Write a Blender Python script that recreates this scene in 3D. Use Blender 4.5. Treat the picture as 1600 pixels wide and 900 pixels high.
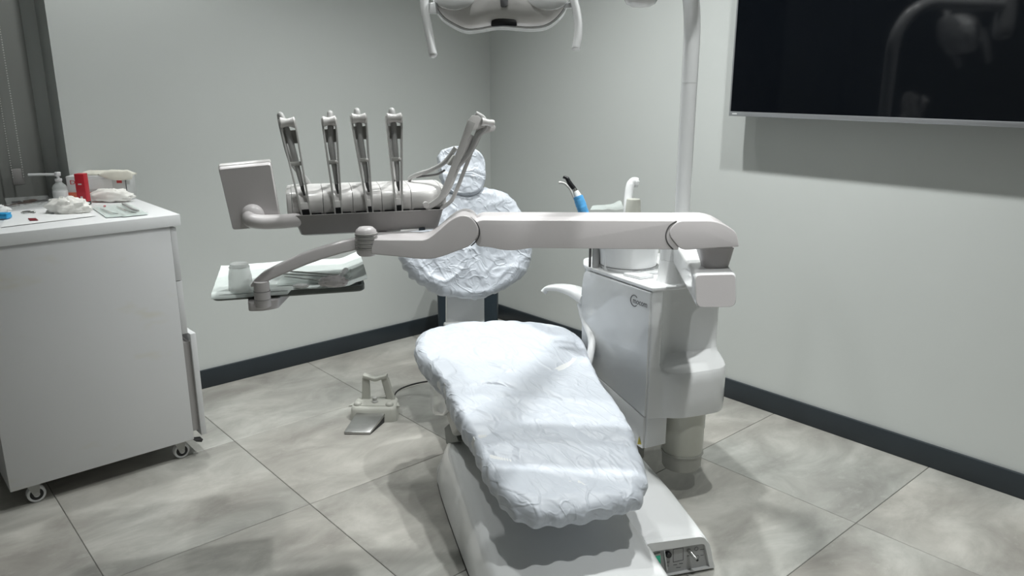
import bpy, bmesh, math, random
from mathutils import Vector, Matrix, noise
random.seed(7)
PI = math.pi
for o in list(bpy.data.objects): bpy.data.objects.remove(o)
scene = bpy.context.scene
COL = scene.collection

# ------------------------------------------------------------------ camera
H = 1.313
FPX, YAW, PITCH = 1224.4, 0.85038, 0.262613
cam_d = bpy.data.cameras.new('camera'); cam = bpy.data.objects.new('camera', cam_d); COL.objects.link(cam)
cam_d.sensor_width = 36.0; cam_d.lens = FPX / 1600.0 * 36.0; cam_d.clip_start = 0.02
cam.location = (0, 0, H); cam.rotation_euler = (PI/2 - PITCH, 0, YAW - PI/2)
scene.camera = cam

# ------------------------------------------------------------------ light and exposure
world = bpy.data.worlds.new('world'); scene.world = world; world.use_nodes = True
world.node_tree.nodes['Background'].inputs[0].default_value = (0.75, 0.8, 0.85, 1)
world.node_tree.nodes['Background'].inputs[1].default_value = 0.02
scene.view_settings.view_transform = 'Standard'; scene.view_settings.look = 'None'
scene.view_settings.exposure = 0.0; scene.view_settings.gamma = 1.0
try: scene.view_settings.use_curve_mapping = False
except Exception: pass
CEIL = 2.8
SPOT_W = 84.0
SPOTS = [(1.88, 1.05, 1.6, 112), (1.88, 1.85, 1.6, 112), (1.86, 2.45, 0.5, 84), (0.92, 2.88, 0.85, 92), (0.90, 1.50, 0.6, 92), (1.10, 0.25, 1.1, 92)]

# ------------------------------------------------------------------ pixel helpers (1600 x 900 photograph)
FW = Vector((math.cos(YAW)*math.cos(PITCH), math.sin(YAW)*math.cos(PITCH), -math.sin(PITCH)))
RT = Vector((math.sin(YAW), -math.cos(YAW), 0)); UPV = RT.cross(FW)
FH = Vector((math.cos(YAW), math.sin(YAW), 0))
CAM = Vector((0, 0, H)); ZV = Vector((0, 0, 1))
AZ = math.radians(64.0)
U = Vector((math.cos(AZ), math.sin(AZ), 0)); V = Vector((math.sin(AZ), -math.cos(AZ), 0))
def ray(x, y): return FW + RT*((x-800)/FPX) - UPV*((y-450)/FPX)
def PD(x, y, d): return CAM + ray(x, y)*d
def PA(x, y, a): r = ray(x, y); return CAM + r*(a/r.dot(U))
def PB(x, y, b): r = ray(x, y); return CAM + r*(b/r.dot(V))
def PZ(x, y, z): r = ray(x, y); return CAM + r*((z-H)/r.z)
def PX(x, y, X): r = ray(x, y); return CAM + r*(X/r.x)
def PY(x, y, Y): r = ray(x, y); return CAM + r*(Y/r.y)
def W(a, b, z): return U*a + V*b + ZV*z

# ------------------------------------------------------------------ materials
MATS = {}
def mat(name, col, rough=0.5, metal=0.0, spec=0.5, coat=0.0, trans=0.0, alpha=1.0, ior=1.45, noise_amt=0.0, noise_scale=6.0, bump=0.0, bump_scale=80.0, emit=None, estr=0.0):
    m = bpy.data.materials.new(name); m.use_nodes = True
    nt = m.node_tree; b = nt.nodes['Principled BSDF']
    b.inputs['Base Color'].default_value = (*col, 1); b.inputs['Roughness'].default_value = rough
    b.inputs['Metallic'].default_value = metal; b.inputs['Specular IOR Level'].default_value = spec
    b.inputs['Coat Weight'].default_value = coat; b.inputs['Coat Roughness'].default_value = 0.05
    b.inputs['Transmission Weight'].default_value = trans; b.inputs['Alpha'].default_value = alpha
    b.inputs['IOR'].default_value = ior
    if emit: b.inputs['Emission Color'].default_value = (*emit, 1); b.inputs['Emission Strength'].default_value = estr
    tc = nt.nodes.new('ShaderNodeTexCoord')
    if noise_amt > 0:
        n = nt.nodes.new('ShaderNodeTexNoise'); n.inputs['Scale'].default_value = noise_scale; n.inputs['Detail'].default_value = 6
        nt.links.new(tc.outputs['Object'], n.inputs['Vector'])
        r = nt.nodes.new('ShaderNodeValToRGB')
        r.color_ramp.elements[0].position = 0.3; r.color_ramp.elements[1].position = 0.7
        r.color_ramp.elements[0].color = (*[c*(1-noise_amt) for c in col], 1); r.color_ramp.elements[1].color = (*[min(1, c*(1+noise_amt)) for c in col], 1)
        nt.links.new(n.outputs['Fac'], r.inputs['Fac']); nt.links.new(r.outputs['Color'], b.inputs['Base Color'])
    if bump > 0:
        n2 = nt.nodes.new('ShaderNodeTexNoise'); n2.inputs['Scale'].default_value = bump_scale; n2.inputs['Detail'].default_value = 4
        nt.links.new(tc.outputs['Object'], n2.inputs['Vector'])
        bp = nt.nodes.new('ShaderNodeBump'); bp.inputs['Strength'].default_value = bump; bp.inputs['Distance'].default_value = 0.002
        nt.links.new(n2.outputs['Fac'], bp.inputs['Height']); nt.links.new(bp.outputs['Normal'], b.inputs['Normal'])
    MATS[name] = m; return m

mat('wall_paint', (0.64, 0.665, 0.65), 0.5, noise_amt=0.015, noise_scale=2.0, bump=0.06, bump_scale=160)
mat('ceiling_paint', (0.84, 0.85, 0.84), 0.8, noise_amt=0.01)
mat('baseboard', (0.028, 0.036, 0.043), 0.4, noise_amt=0.05)
mat('grout', (0.16, 0.155, 0.145), 0.9, noise_amt=0.1, noise_scale=30)
mat('white_plastic', (0.80, 0.81, 0.815), 0.16, coat=0.4, noise_amt=0.01)
mat('panel_gloss', (0.72, 0.735, 0.745), 0.10, coat=0.6, noise_amt=0.01)
mat('arm_plastic', (0.66, 0.63, 0.635), 0.32, noise_amt=0.012, bump=0.05, bump_scale=400)
mat('head_plastic', (0.70, 0.685, 0.675), 0.24, coat=0.2, noise_amt=0.012)
mat('tub_plastic', (0.31, 0.30, 0.295), 0.35, noise_amt=0.02)
mat('grey_plastic', (0.42, 0.42, 0.40), 0.4, noise_amt=0.02)
mat('silver_strip', (0.66, 0.65, 0.64), 0.25, metal=0.25, noise_amt=0.02)
mat('hose', (0.43, 0.43, 0.425), 0.4, noise_amt=0.03)
mat('hose_dark', (0.12, 0.12, 0.12), 0.4, noise_amt=0.05)
mat('seam', (0.10, 0.10, 0.10), 0.6, noise_amt=0.05)
mat('black_plastic', (0.012, 0.012, 0.014), 0.3, noise_amt=0.1)
mat('steel', (0.58, 0.58, 0.57), 0.22, metal=1.0, noise_amt=0.04)
mat('brushed_steel', (0.46, 0.46, 0.45), 0.30, metal=1.0, noise_amt=0.05, noise_scale=25)
def worn_laminate():
    m = mat('laminate', (0.66, 0.667, 0.675), 0.28); nt = m.node_tree; N = nt.nodes.new; L = nt.links.new
    tc = N('ShaderNodeTexCoord'); mp = N('ShaderNodeMapping'); mp.inputs['Scale'].default_value = (1, 1, 2.6); L(tc.outputs['Object'], mp.inputs['Vector'])
    n = N('ShaderNodeTexNoise'); n.inputs['Scale'].default_value = 5.0; n.inputs['Detail'].default_value = 3; L(mp.outputs[0], n.inputs['Vector'])
    r = N('ShaderNodeValToRGB'); r.color_ramp.elements[0].position = 0.62; r.color_ramp.elements[1].position = 0.78
    r.color_ramp.elements[0].color = (0.66, 0.667, 0.675, 1); r.color_ramp.elements[1].color = (0.63, 0.62, 0.56, 1)
    L(n.outputs['Fac'], r.inputs['Fac']); L(r.outputs['Color'], nt.nodes['Principled BSDF'].inputs['Base Color'])
worn_laminate()
mat('laminate_top', (0.86, 0.87, 0.88), 0.3, noise_amt=0.012, noise_scale=3)
mat('tv_screen', (0.003, 0.004, 0.006), 0.06, spec=0.5, noise_amt=0.05)
mat('tv_bezel', (0.42, 0.43, 0.45), 0.35, metal=0.7, noise_amt=0.02)
mat('blind_fabric', (0.25, 0.257, 0.245), 0.85, noise_amt=0.05, noise_scale=3, bump=0.2, bump_scale=700)
mat('chain_white', (0.55, 0.55, 0.53), 0.4, noise_amt=0.03)
mat('paper', (0.86, 0.87, 0.87), 0.7, noise_amt=0.02)
mat('paper_mint', (0.74, 0.80, 0.78), 0.6, noise_amt=0.03, noise_scale=20)
mat('pouch_film', (0.82, 0.90, 0.87), 0.12, alpha=0.22, noise_amt=0.06, noise_scale=40)
mat('clear_plastic', (0.80, 0.84, 0.83), 0.12, alpha=0.42, noise_amt=0.03)
mat('tray_clear', (0.70, 0.72, 0.71), 0.1, alpha=0.22, noise_amt=0.03)
mat('brown_plastic', (0.10, 0.075, 0.065), 0.35, noise_amt=0.2, noise_scale=40)
mat('cup_plastic', (0.90, 0.92, 0.91), 0.25, alpha=0.5, noise_amt=0.03)
mat('latex', (0.74, 0.72, 0.64), 0.55, noise_amt=0.05, noise_scale=25)
mat('tissue', (0.88, 0.87, 0.83), 0.75, noise_amt=0.03, noise_scale=25)
mat('red_card', (0.52, 0.02, 0.035), 0.4, noise_amt=0.06, noise_scale=40)
mat('dark_red', (0.22, 0.02, 0.03), 0.5, noise_amt=0.1)
mat('dark_green', (0.03, 0.04, 0.035), 0.4, noise_amt=0.1)
mat('box_white', (0.70, 0.71, 0.71), 0.5, noise_amt=0.03)
mat('orange_print', (0.62, 0.16, 0.09), 0.5, noise_amt=0.08, noise_scale=40)
mat('red_print', (0.55, 0.05, 0.05), 0.5, noise_amt=0.05)
mat('blue_plastic', (0.05, 0.42, 0.80), 0.3, noise_amt=0.08, noise_scale=30)
mat('blue_wrap', (0.10, 0.36, 0.68), 0.3, noise_amt=0.2, noise_scale=60)
mat('navy', (0.02, 0.033, 0.045), 0.45, noise_amt=0.06)
mat('pedal_plastic', (0.44, 0.44, 0.40), 0.4, noise_amt=0.02)
mat('cream_plastic', (0.60, 0.60, 0.54), 0.3, noise_amt=0.015)
mat('cream_clear', (0.52, 0.52, 0.48), 0.18, alpha=0.75, noise_amt=0.02)
mat('switch_green', (0.02, 0.30, 0.19), 0.25, noise_amt=0.05, emit=(0.02, 0.35, 0.2), estr=0.25)
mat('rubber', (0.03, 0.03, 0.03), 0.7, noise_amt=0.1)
mat('logo_grey', (0.10, 0.10, 0.105), 0.4, noise_amt=0.03)
mat('yellow_print', (0.62, 0.52, 0.05), 0.5, noise_amt=0.05)
mat('green_grey', (0.12, 0.135, 0.125), 0.5, noise_amt=0.04)
mat('fascia_grey', (0.42, 0.425, 0.43), 0.4, noise_amt=0.02)
mat('lamp_lens', (1, 1, 1), 0.4, noise_amt=0.01, emit=(1.0, 0.98, 0.94), estr=12.0)

def tile_material():
    m = bpy.data.materials.new('floor_tile'); m.use_nodes = True; nt = m.node_tree; N = nt.nodes.new; L = nt.links.new
    b = nt.nodes['Principled BSDF']
    geo = N('ShaderNodeNewGeometry'); oi = N('ShaderNodeObjectInfo')
    mul = N('ShaderNodeVectorMath'); mul.operation = 'MULTIPLY_ADD'
    L(oi.outputs['Random'], mul.inputs[0]); mul.inputs[1].default_value = (9.0, 17.0, 5.0); L(geo.outputs['Position'], mul.inputs[2])
    mp = N('ShaderNodeMapping'); mp.inputs['Scale'].default_value = (1.0, 1.7, 1.0); mp.inputs['Rotation'].default_value = (0, 0, 0.5)
    L(mul.outputs[0], mp.inputs['Vector'])
    n1 = N('ShaderNodeTexNoise'); n1.inputs['Scale'].default_value = 3.2; n1.inputs['Detail'].default_value = 9; n1.inputs['Roughness'].default_value = 0.62; n1.inputs['Distortion'].default_value = 0.5
    L(mp.outputs[0], n1.inputs['Vector'])
    r1 = N('ShaderNodeValToRGB'); e = r1.color_ramp.elements
    e[0].position = 0.30; e[0].color = (0.25, 0.242, 0.228, 1); e[1].position = 0.72; e[1].color = (0.50, 0.495, 0.47, 1)
    x = r1.color_ramp.elements.new(0.5); x.color = (0.35, 0.345, 0.325, 1)
    L(n1.outputs['Fac'], r1.inputs['Fac'])
    n2 = N('ShaderNodeTexNoise'); n2.inputs['Scale'].default_value = 14; n2.inputs['Detail'].default_value = 8; n2.inputs['Roughness'].default_value = 0.7
    L(mp.outputs[0], n2.inputs['Vector'])
    r2 = N('ShaderNodeValToRGB'); r2.color_ramp.elements[0].position = 0.56; r2.color_ramp.elements[1].position = 0.72
    r2.color_ramp.elements[0].color = (0, 0, 0, 1); r2.color_ramp.elements[1].color = (0.35, 0.35, 0.35, 1)
    L(n2.outputs['Fac'], r2.inputs['Fac'])
    mx = N('ShaderNodeMix'); mx.data_type = 'RGBA'; L(r2.outputs['Color'], mx.inputs['Factor']); L(r1.outputs['Color'], mx.inputs['A']); mx.inputs['B'].default_value = (0.52, 0.515, 0.49, 1)
    n3 = N('ShaderNodeTexNoise'); n3.inputs['Scale'].default_value = 1.3; L(mul.outputs[0], n3.inputs['Vector'])
    r3 = N('ShaderNodeValToRGB'); r3.color_ramp.elements[0].position = 0.4; r3.color_ramp.elements[1].position = 0.65
    r3.color_ramp.elements[0].color = (1.01, 0.985, 0.955, 1); r3.color_ramp.elements[1].color = (0.975, 0.995, 0.985, 1); L(n3.outputs['Fac'], r3.inputs['Fac'])
    m2 = N('ShaderNodeMix'); m2.data_type = 'RGBA'; m2.blend_type = 'MULTIPLY'; m2.inputs['Factor'].default_value = 1
    L(mx.outputs['Result'], m2.inputs['A']); L(r3.outputs['Color'], m2.inputs['B'])
    L(m2.outputs['Result'], b.inputs['Base Color']); b.inputs['Roughness'].default_value = 0.42
    bp = N('ShaderNodeBump'); bp.inputs['Strength'].default_value = 0.12; bp.inputs['Distance'].default_value = 0.002; L(n2.outputs['Fac'], bp.inputs['Height']); L(bp.outputs['Normal'], b.inputs['Normal'])
    MATS['floor_tile'] = m
tile_material()

def cover_material():
    m = bpy.data.materials.new('cover_film'); m.use_nodes = True; nt = m.node_tree; N = nt.nodes.new; L = nt.links.new
    b = nt.nodes['Principled BSDF']; b.inputs['Roughness'].default_value = 0.46; b.inputs['Base Color'].default_value = (0.545, 0.58, 0.635, 1)
    b.inputs['Subsurface Weight'].default_value = 0.0; b.inputs['Sheen Weight'].default_value = 0.1
    tc = N('ShaderNodeTexCoord')
    def ridge(scale, rot, stretch, w):
        mp = N('ShaderNodeMapping'); mp.inputs['Rotation'].default_value = rot; mp.inputs['Scale'].default_value = stretch; L(tc.outputs['Object'], mp.inputs['Vector'])
        n = N('ShaderNodeTexNoise'); n.inputs['Scale'].default_value = scale; n.inputs['Detail'].default_value = 1.6; n.inputs['Roughness'].default_value = 0.5; n.inputs['Distortion'].default_value = 0.5; L(mp.outputs[0], n.inputs['Vector'])
        a = N('ShaderNodeMath'); a.operation = 'SUBTRACT'; a.inputs[1].default_value = 0.5; L(n.outputs['Fac'], a.inputs[0])
        b_ = N('ShaderNodeMath'); b_.operation = 'ABSOLUTE'; L(a.outputs[0], b_.inputs[0])
        c_ = N('ShaderNodeMapRange'); c_.interpolation_type = 'SMOOTHSTEP'; c_.inputs['From Max'].default_value = 0.055; c_.inputs['To Min'].default_value = w; c_.inputs['To Max'].default_value = 0.0; L(b_.outputs[0], c_.inputs['Value'])
        return c_.outputs['Result']
    acc = None
    for sc, ro, stv, w in ((3.6, (0.3, 0.2, 0.5), (1, 0.6, 1), 1.0), (5.5, (0.1, 0.5, 1.7), (1, 0.55, 0.8), 0.9), (9, (0.6, 0.1, 2.6), (1, 0.6, 1), 0.55), (15, (0.2, 0.9, 1.1), (1, 0.5, 1), 0.4), (24, (0.5, 0.3, 0.2), (1, 0.4, 1), 0.22)):
        r_ = ridge(sc, ro, stv, w)
        if acc is None: acc = r_
        else:
            ad = N('ShaderNodeMath'); ad.operation = 'ADD'; L(acc, ad.inputs[0]); L(r_, ad.inputs[1]); acc = ad.outputs[0]
    bp = N('ShaderNodeBump'); bp.inputs['Strength'].default_value = 0.65; bp.inputs['Distance'].default_value = 0.0042; L(acc, bp.inputs['Height']); L(bp.outputs['Normal'], b.inputs['Normal'])
    MATS['cover_film'] = m
cover_material()

# ------------------------------------------------------------------ object helpers
ORG = {}
def prep(o, label=None, cat=None, group=None, kind=None):
    if label: o['label'] = label
    if cat: o['category'] = cat
    if group: o['group'] = group
    if kind: o['kind'] = kind
    return o
def thing(name, loc, label, cat, group=None):
    o = bpy.data.objects.new(name, None); COL.objects.link(o); o.location = loc; o.empty_display_size = 0.05
    ORG[o] = Vector(loc); return prep(o, label, cat, group)
def link(name, bm, m, parent=None, smooth=38, origin=None, bevel=None, seg=2, recalc=True):
    """bm is in world coordinates; the object keeps its thing's origin."""
    if recalc: bmesh.ops.recalc_face_normals(bm, faces=bm.faces)
    if bevel:
        bm.normal_update()
        es = [e for e in bm.edges if len(e.link_faces) == 2 and e.calc_face_angle(0) > 0.5]
        if es: bmesh.ops.bevel(bm, geom=es, offset=bevel, segments=seg, profile=0.5, affect='EDGES', clamp_overlap=True)
    off = ORG[parent] if parent else (Vector(origin) if origin is not None else Vector((0, 0, 0)))
    bmesh.ops.translate(bm, verts=bm.verts, vec=-off)
    me = bpy.data.meshes.new(name); bm.to_mesh(me); bm.free()
    me.materials.append(MATS[m])
    if smooth is not None:
        me.shade_smooth(); me.set_sharp_from_angle(angle=math.radians(smooth))
    o = bpy.data.objects.new(name, me); COL.objects.link(o)
    if parent: o.parent = parent
    else: o.location = off
    ORG[o] = off
    return o
def single(name, bm, m, origin, label, cat, group=None, **k): return prep(link(name, bm, m, None, origin=origin, **k), label, cat, group)
def struct(name, bm, m, **k): return prep(link(name, bm, m, **k), kind='structure')

def B(): return bmesh.new()
def box_axes(bm, c, ax, ay, az):
    """centre and three half-axis vectors"""
    c = Vector(c); vs = [bm.verts.new(c + ax*i + ay*j + az*k) for i in (-1, 1) for j in (-1, 1) for k in (-1, 1)]
    for f in ((0, 1, 3, 2), (4, 6, 7, 5), (0, 4, 5, 1), (2, 3, 7, 6), (0, 2, 6, 4), (1, 5, 7, 3)): bm.faces.new([vs[i] for i in f])
    return bm
def box(bm, x0, x1, y0, y1, z0, z1):
    return box_axes(bm, ((x0+x1)/2, (y0+y1)/2, (z0+z1)/2), Vector(((x1-x0)/2, 0, 0)), Vector((0, (y1-y0)/2, 0)), Vector((0, 0, (z1-z0)/2)))
def cbox(bm, a0, a1, b0, b1, z0, z1):
    return box_axes(bm, W((a0+a1)/2, (b0+b1)/2, (z0+z1)/2), U*((a1-a0)/2), V*((b1-b0)/2), ZV*((z1-z0)/2))
def loft(bm, rings, cap=True, closed=True):
    vr = [[bm.verts.new(p) for p in r] for r in rings]; n = len(vr[0])
    for i in range(len(vr)-1):
        for j in range(n if closed else n-1):
            k = (j+1) % n
            bm.faces.new((vr[i][j], vr[i][k], vr[i+1][k], vr[i+1][j]))
    if cap and closed:
        bm.faces.new(list(reversed(vr[0]))); bm.faces.new(vr[-1])
    return bm
def prism(bm, pts, ext): return loft(bm, [pts, [p + ext for p in pts]])
def rounded(pts, r, n=5, closed=True):
    out = []; m = len(pts)
    for i, p in enumerate(pts):
        rr = r[i] if isinstance(r, (list, tuple)) else r
        if rr <= 0: out.append(p); continue
        a = pts[i-1]; c = pts[(i+1) % m]
        da, dc = (a-p), (c-p); ra = min(rr, da.length*0.48); rc = min(rr, dc.length*0.48)
        p0 = p + da.normalized()*ra; p2 = p + dc.normalized()*rc
        for k in range(n+1):
            t = k/n; out.append(p0*(1-t)**2 + p*(2*t*(1-t)) + p2*t**2)
    return out
def catmull(pts, n=8, closed=False):
    out = []; m = len(pts)
    g = (lambda i: pts[i % m]) if closed else (lambda i: pts[max(0, min(m-1, i))])
    for i in range(m if closed else m-1):
        p0, p1, p2, p3 = g(i-1), g(i), g(i+1), g(i+2)
        for k in range(n):
            t = k/n
            out.append(0.5*((2*p1) + (p2-p0)*t + (2*p0-5*p1+4*p2-p3)*t*t + (3*p1-p0-3*p2+p3)*t**3))
    if not closed: out.append(pts[-1].copy())
    return out
def tube(bm, pts, r, seg=14, flat=None):
    """swept circle; r is a number or a list; flat=(vector, factor) squeezes the section"""
    n = len(pts); rings = []
    t0 = (pts[1]-pts[0]).normalized(); nrm = t0.orthogonal().normalized()
    if flat: nrm = (flat[0] - t0*flat[0].dot(t0)).normalized()
    for i in range(n):
        t = (pts[min(n-1, i+1)] - pts[max(0, i-1)]).normalized()
        nrm = (nrm - t*nrm.dot(t)).normalized(); bi = t.cross(nrm)
        rr = r[min(i, len(r)-1)] if isinstance(r, (list, tuple)) else r
        k = flat[1] if flat else 1.0
        rings.append([pts[i] + nrm*(math.cos(2*PI*j/seg)*rr*k) + bi*(math.sin(2*PI*j/seg)*rr) for j in range(seg)])
    return loft(bm, rings)
def lathe(bm, base, prof, axis=ZV, seg=28, ref=None):
    """prof: list of (radius, height) along axis from base"""
    axis = axis.normalized(); x = (ref or axis.orthogonal()).normalized(); y = axis.cross(x)
    rings = [[base + axis*h + x*(max(r, 1e-5)*math.cos(2*PI*j/seg)) + y*(max(r, 1e-5)*math.sin(2*PI*j/seg)) for j in range(seg)] for r, h in prof]
    return loft(bm, rings)
def crumple(p, k=1.0, s=0.0):
    q = Vector((p.x*k + s, p.y*k + s*1.7, p.z*k - s))
    w = noise.noise_vector(q*5.0)*0.05
    def rg(v, e): return (1-min(1.0, abs(noise.noise(v))*2.6))**e
    a = Vector((q.x*5+q.y*2, q.y*3-q.x*1, q.z*5)) + w*8
    b = Vector((q.x*3-q.y*4, q.y*6+q.x*2, q.z*6)) + w*8
    return 0.9*noise.noise(q*4) + 0.8*rg(a, 3) + 0.7*rg(b, 3) + 0.35*rg((q+w)*11, 3) + 0.12*noise.noise(q*22)
def roughen(bm, amp, k=1.0, s=0.0, fn=None):
    bm.normal_update(); dv = [(v, v.normal.copy()*(amp*crumple(v.co, k, s))*(fn(v.co) if fn else 1.0)) for v in bm.verts]
    for v, d in dv: v.co += d
def cushion(bm, outline, c, nrm, prof, pleat=0.0, nple=40):
    """closed pad: outline in a plane, prof=[(scale, height)] from bottom to top"""
    n = len(outline); rings = []
    for s, h in prof:
        ring = []
        for j, p in enumerate(outline):
            pl = 1.0
            if pleat and h < 0.01: pl += pleat*math.sin(j/n*2*PI*nple + 2*noise.noise(Vector((j*0.05, s, 1))))*min(1, (0.02-h)*30)
            ring.append(c + (p-c)*(s*pl) + nrm*h)
        rings.append(ring)
    return loft(bm, rings)
def resample(pts, n):
    L = [0]; m = len(pts)
    for i in range(m): L.append(L[-1] + (pts[(i+1) % m]-pts[i]).length)
    out = []; k = 0
    for i in range(n):
        t = L[-1]*i/n
        while L[k+1] < t: k += 1
        f = (t-L[k])/max(1e-9, L[k+1]-L[k]); out.append(pts[k].lerp(pts[(k+1) % m], f))
    return out
def text_obj(name, s, size, org, xd, yd, m, parent, ext=0.0004, sx=1.0):
    cu = bpy.data.curves.new(name, 'FONT'); cu.body = s; cu.size = size; cu.extrude = ext; cu.resolution_u = 3
    to = bpy.data.objects.new(name, cu); COL.objects.link(to)
    dg = bpy.context.evaluated_depsgraph_get(); me = bpy.data.meshes.new_from_object(to.evaluated_get(dg))
    bpy.data.objects.remove(to); bm = B(); bm.from_mesh(me); bpy.data.meshes.remove(me)
    xd = xd.normalized(); yd = yd.normalized(); zd = xd.cross(yd)
    for v in bm.verts: v.co = org + xd*(v.co.x*sx) + yd*v.co.y + zd*v.co.z
    return link(name, bm, m, parent, smooth=None, recalc=False)

# ================================================================== THE ROOM
XR, YB, XL, YF = 2.738, 3.296, -1.7, -1.9
RX = 0.695; RDEP = 0.16                       # recess for the blind
G = 0.0022
bm = B(); box(bm, XL, XR, YF, YB+RDEP, -0.06, -0.0025); fl = struct('floor', bm, 'grout', smooth=None)
tx = [0.989 + 0.6*k for k in range(-5, 4)]; ty = [2.703 + 0.6*k for k in range(-8, 2)]
TILE = {}
def tile(x0, x1, y0, y1):
    key = (round(x1-x0, 3), round(y1-y0, 3)); w, d = (x1-x0)/2-G/2, (y1-y0)/2-G/2
    if key not in TILE:
        b = B(); box(b, -w, w, -d, d, -0.012, 0.0)
        es = [e for e in b.edges if all(v.co.z > -0.001 for v in e.verts)]
        bmesh.ops.bevel(b, geom=es, offset=0.0012, segments=1, affect='EDGES')
        me = bpy.data.meshes.new('tile'); b.to_mesh(me); b.free(); me.materials.append(MATS['floor_tile']); TILE[key] = me
    o = bpy.data.objects.new('tile', TILE[key]); COL.objects.link(o); o.parent = fl; o.location = ((x0+x1)/2, (y0+y1)/2, 0)
for i in range(len(tx)-1):
    for j in range(len(ty)-1):
        x0, x1 = max(tx[i], XL), min(tx[i+1], XR); y0, y1 = max(ty[j], YF), min(ty[j+1], YB+RDEP if tx[i] < RX-0.3 else YB)
        if x1-x0 > 0.03 and y1-y0 > 0.03: tile(x0, x1, y0, y1)
bm = B(); box(bm, XL-0.2, XR+0.2, YF-0.2, YB+0.5, CEIL, CEIL+0.1); struct('ceiling', bm, 'ceiling_paint', smooth=None)
bm = B(); box(bm, RX, XR+0.15, YB, YB+0.3, -0.06, CEIL); struct('wall_back', bm, 'wall_paint', smooth=None)
bm = B(); box(bm, XL-0.15, RX, YB+RDEP, YB+0.3, -0.06, CEIL); struct('wall_back_recess', bm, 'wall_paint', smooth=None)
bm = B(); box(bm, XR, XR+0.15, YF, YB, -0.06, CEIL); struct('wall_right', bm, 'wall_paint', smooth=None)
bm = B(); box(bm, XL-0.15, XL, YF, YB+RDEP, -0.06, CEIL); struct('wall_left', bm, 'wall_paint', smooth=None)
bm = B(); box(bm, XL-0.15, XR+0.15, YF-0.15, YF, -0.06, CEIL); struct('wall_front', bm, 'wall_paint', smooth=None)
BH = 0.083
bm = B(); box(bm, RX, XR, YB-0.013, YB, 0, BH); struct('baseboard_back', bm, 'baseboard', bevel=0.002)
bm = B(); box(bm, XR-0.013, XR, YF, YB-0.013, 0, BH); struct('baseboard_right', bm, 'baseboard', bevel=0.002)

# ceiling downlights: fixture and its lamp
for i, (x, y, pw, cone) in enumerate(SPOTS):
    where = ['nearest the television end of the right row', 'in the middle of the row along the right wall', 'nearest the room corner in the right row', 'above the white cabinet', 'in the middle of the left row', 'in the left row nearest the camera'][i]
    t = thing('ceiling_downlight', (x, y, CEIL), 'round white recessed ceiling downlight ' + where, 'downlight', 'recessed ceiling downlights')
    bm = B(); lathe(bm, Vector((x, y, CEIL)), [(0.046, -0.001), (0.046, -0.006), (0.062, -0.007), (0.066, -0.003), (0.066, 0.0)]); link('trim_ring', bm, 'white_plastic', t)
    bm = B(); lathe(bm, Vector((x, y, CEIL)), [(0.0, -0.001), (0.045, -0.001), (0.045, -0.0003)]); link('lens', bm, 'lamp_lens', t)
    ld = bpy.data.lights.new('downlight_beam', 'SPOT'); ld.energy = SPOT_W*pw; ld.spot_size = math.radians(cone); ld.spot_blend = 1.0; ld.shadow_soft_size = 0.036
    ld.color = (0.975, 1.0, 0.985)
    lo = bpy.data.objects.new('downlight_beam', ld); COL.objects.link(lo); lo.parent = t; lo.location = (0, 0, -0.02)

# roller blind in the recess
yb = YB + RDEP
t = thing('roller_blind', (0.2, yb-0.04, 0.75), 'grey fabric roller blind with bead chain in the wall recess', 'blind')
bm = B(); n = 24
rings = []
for k in range(n+1):
    x = -0.55 + 1.19*k/n; off = 0.0006*math.sin(k*0.9)
    rings.append([Vector((x, yb-0.035+off, 0.75)), Vector((x, yb-0.035+off, 2.5)), Vector((x, yb-0.033+off, 2.5)), Vector((x, yb-0.033+off, 0.75))])
loft(bm, rings); link('fabric', bm, 'blind_fabric', t)
bm = B(); lathe(bm, Vector((-0.55, yb-0.045, 2.5)), [(0.025, 0), (0.025, 1.19)], axis=Vector((1, 0, 0))); link('roller_tube', bm, 'white_plastic', t)
c0 = PY(37, 276, yb-0.075); c1 = PY(-3, 52, yb-0.075); c1 = Vector((c1.x, c0.y, 2.45))
bm = B()
for side in (0, 1):
    x = c0.x - side*0.035
    for k in range(170):
        z = c0.z + k*0.0088
        if z > 2.45: break
        lathe(bm, Vector((x, c0.y, z)), [(0.0, -0.0026), (0.0022, -0.0013), (0.0022, 0.0013), (0.0, 0.0026)], seg=6)
prep(link('bead_chain', bm, 'chain_white', t), kind='stuff')
bm = B(); box_axes(bm, c0 + Vector((-0.018, 0.006, 0.0)), Vector((0.019, 0, 0)), Vector((0, 0.004, 0)), ZV*0.03); link('chain_tensioner', bm, 'tub_plastic', t, bevel=0.003)

# ================================================================== TELEVISION
tp = 0.10; tvx = XR - tp
p0 = PX(1139.3, 180.5, tvx); y1 = p0.y; zb = p0.z; y0 = y1-1.23; zt = zb+0.715
t = thing('television', (tvx+0.03, (y0+y1)/2, zb), 'large black flat television with silver bottom bezel on right wall', 'television')
bm = B(); box(bm, tvx+0.004, tvx+0.035, y0, y1, zb, zt); link('housing', bm, 'black_plastic', t, bevel=0.003)
bm = B(); box(bm, tvx-0.001, tvx+0.0042, y0+0.006, y1-0.006, zb+0.017, zt-0.006); link('screen', bm, 'tv_screen', t, smooth=None)
bm = B(); box(bm, tvx-0.003, tvx+0.012, y0, y1, zb-0.001, zb+0.016); link('bottom_bezel', bm, 'tv_bezel', t, bevel=0.0015)
for yy in (y0, y1-0.006):
    bm = B(); box(bm, tvx-0.002, tvx+0.012, yy, yy+0.006, zb+0.016, zt); link('side_bezel', bm, 'tv_bezel', t, bevel=0.001)
bm = B(); box(bm, tvx-0.002, tvx+0.012, y0, y1, zt-0.005, zt); link('top_bezel', bm, 'tv_bezel', t, bevel=0.001)
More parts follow.
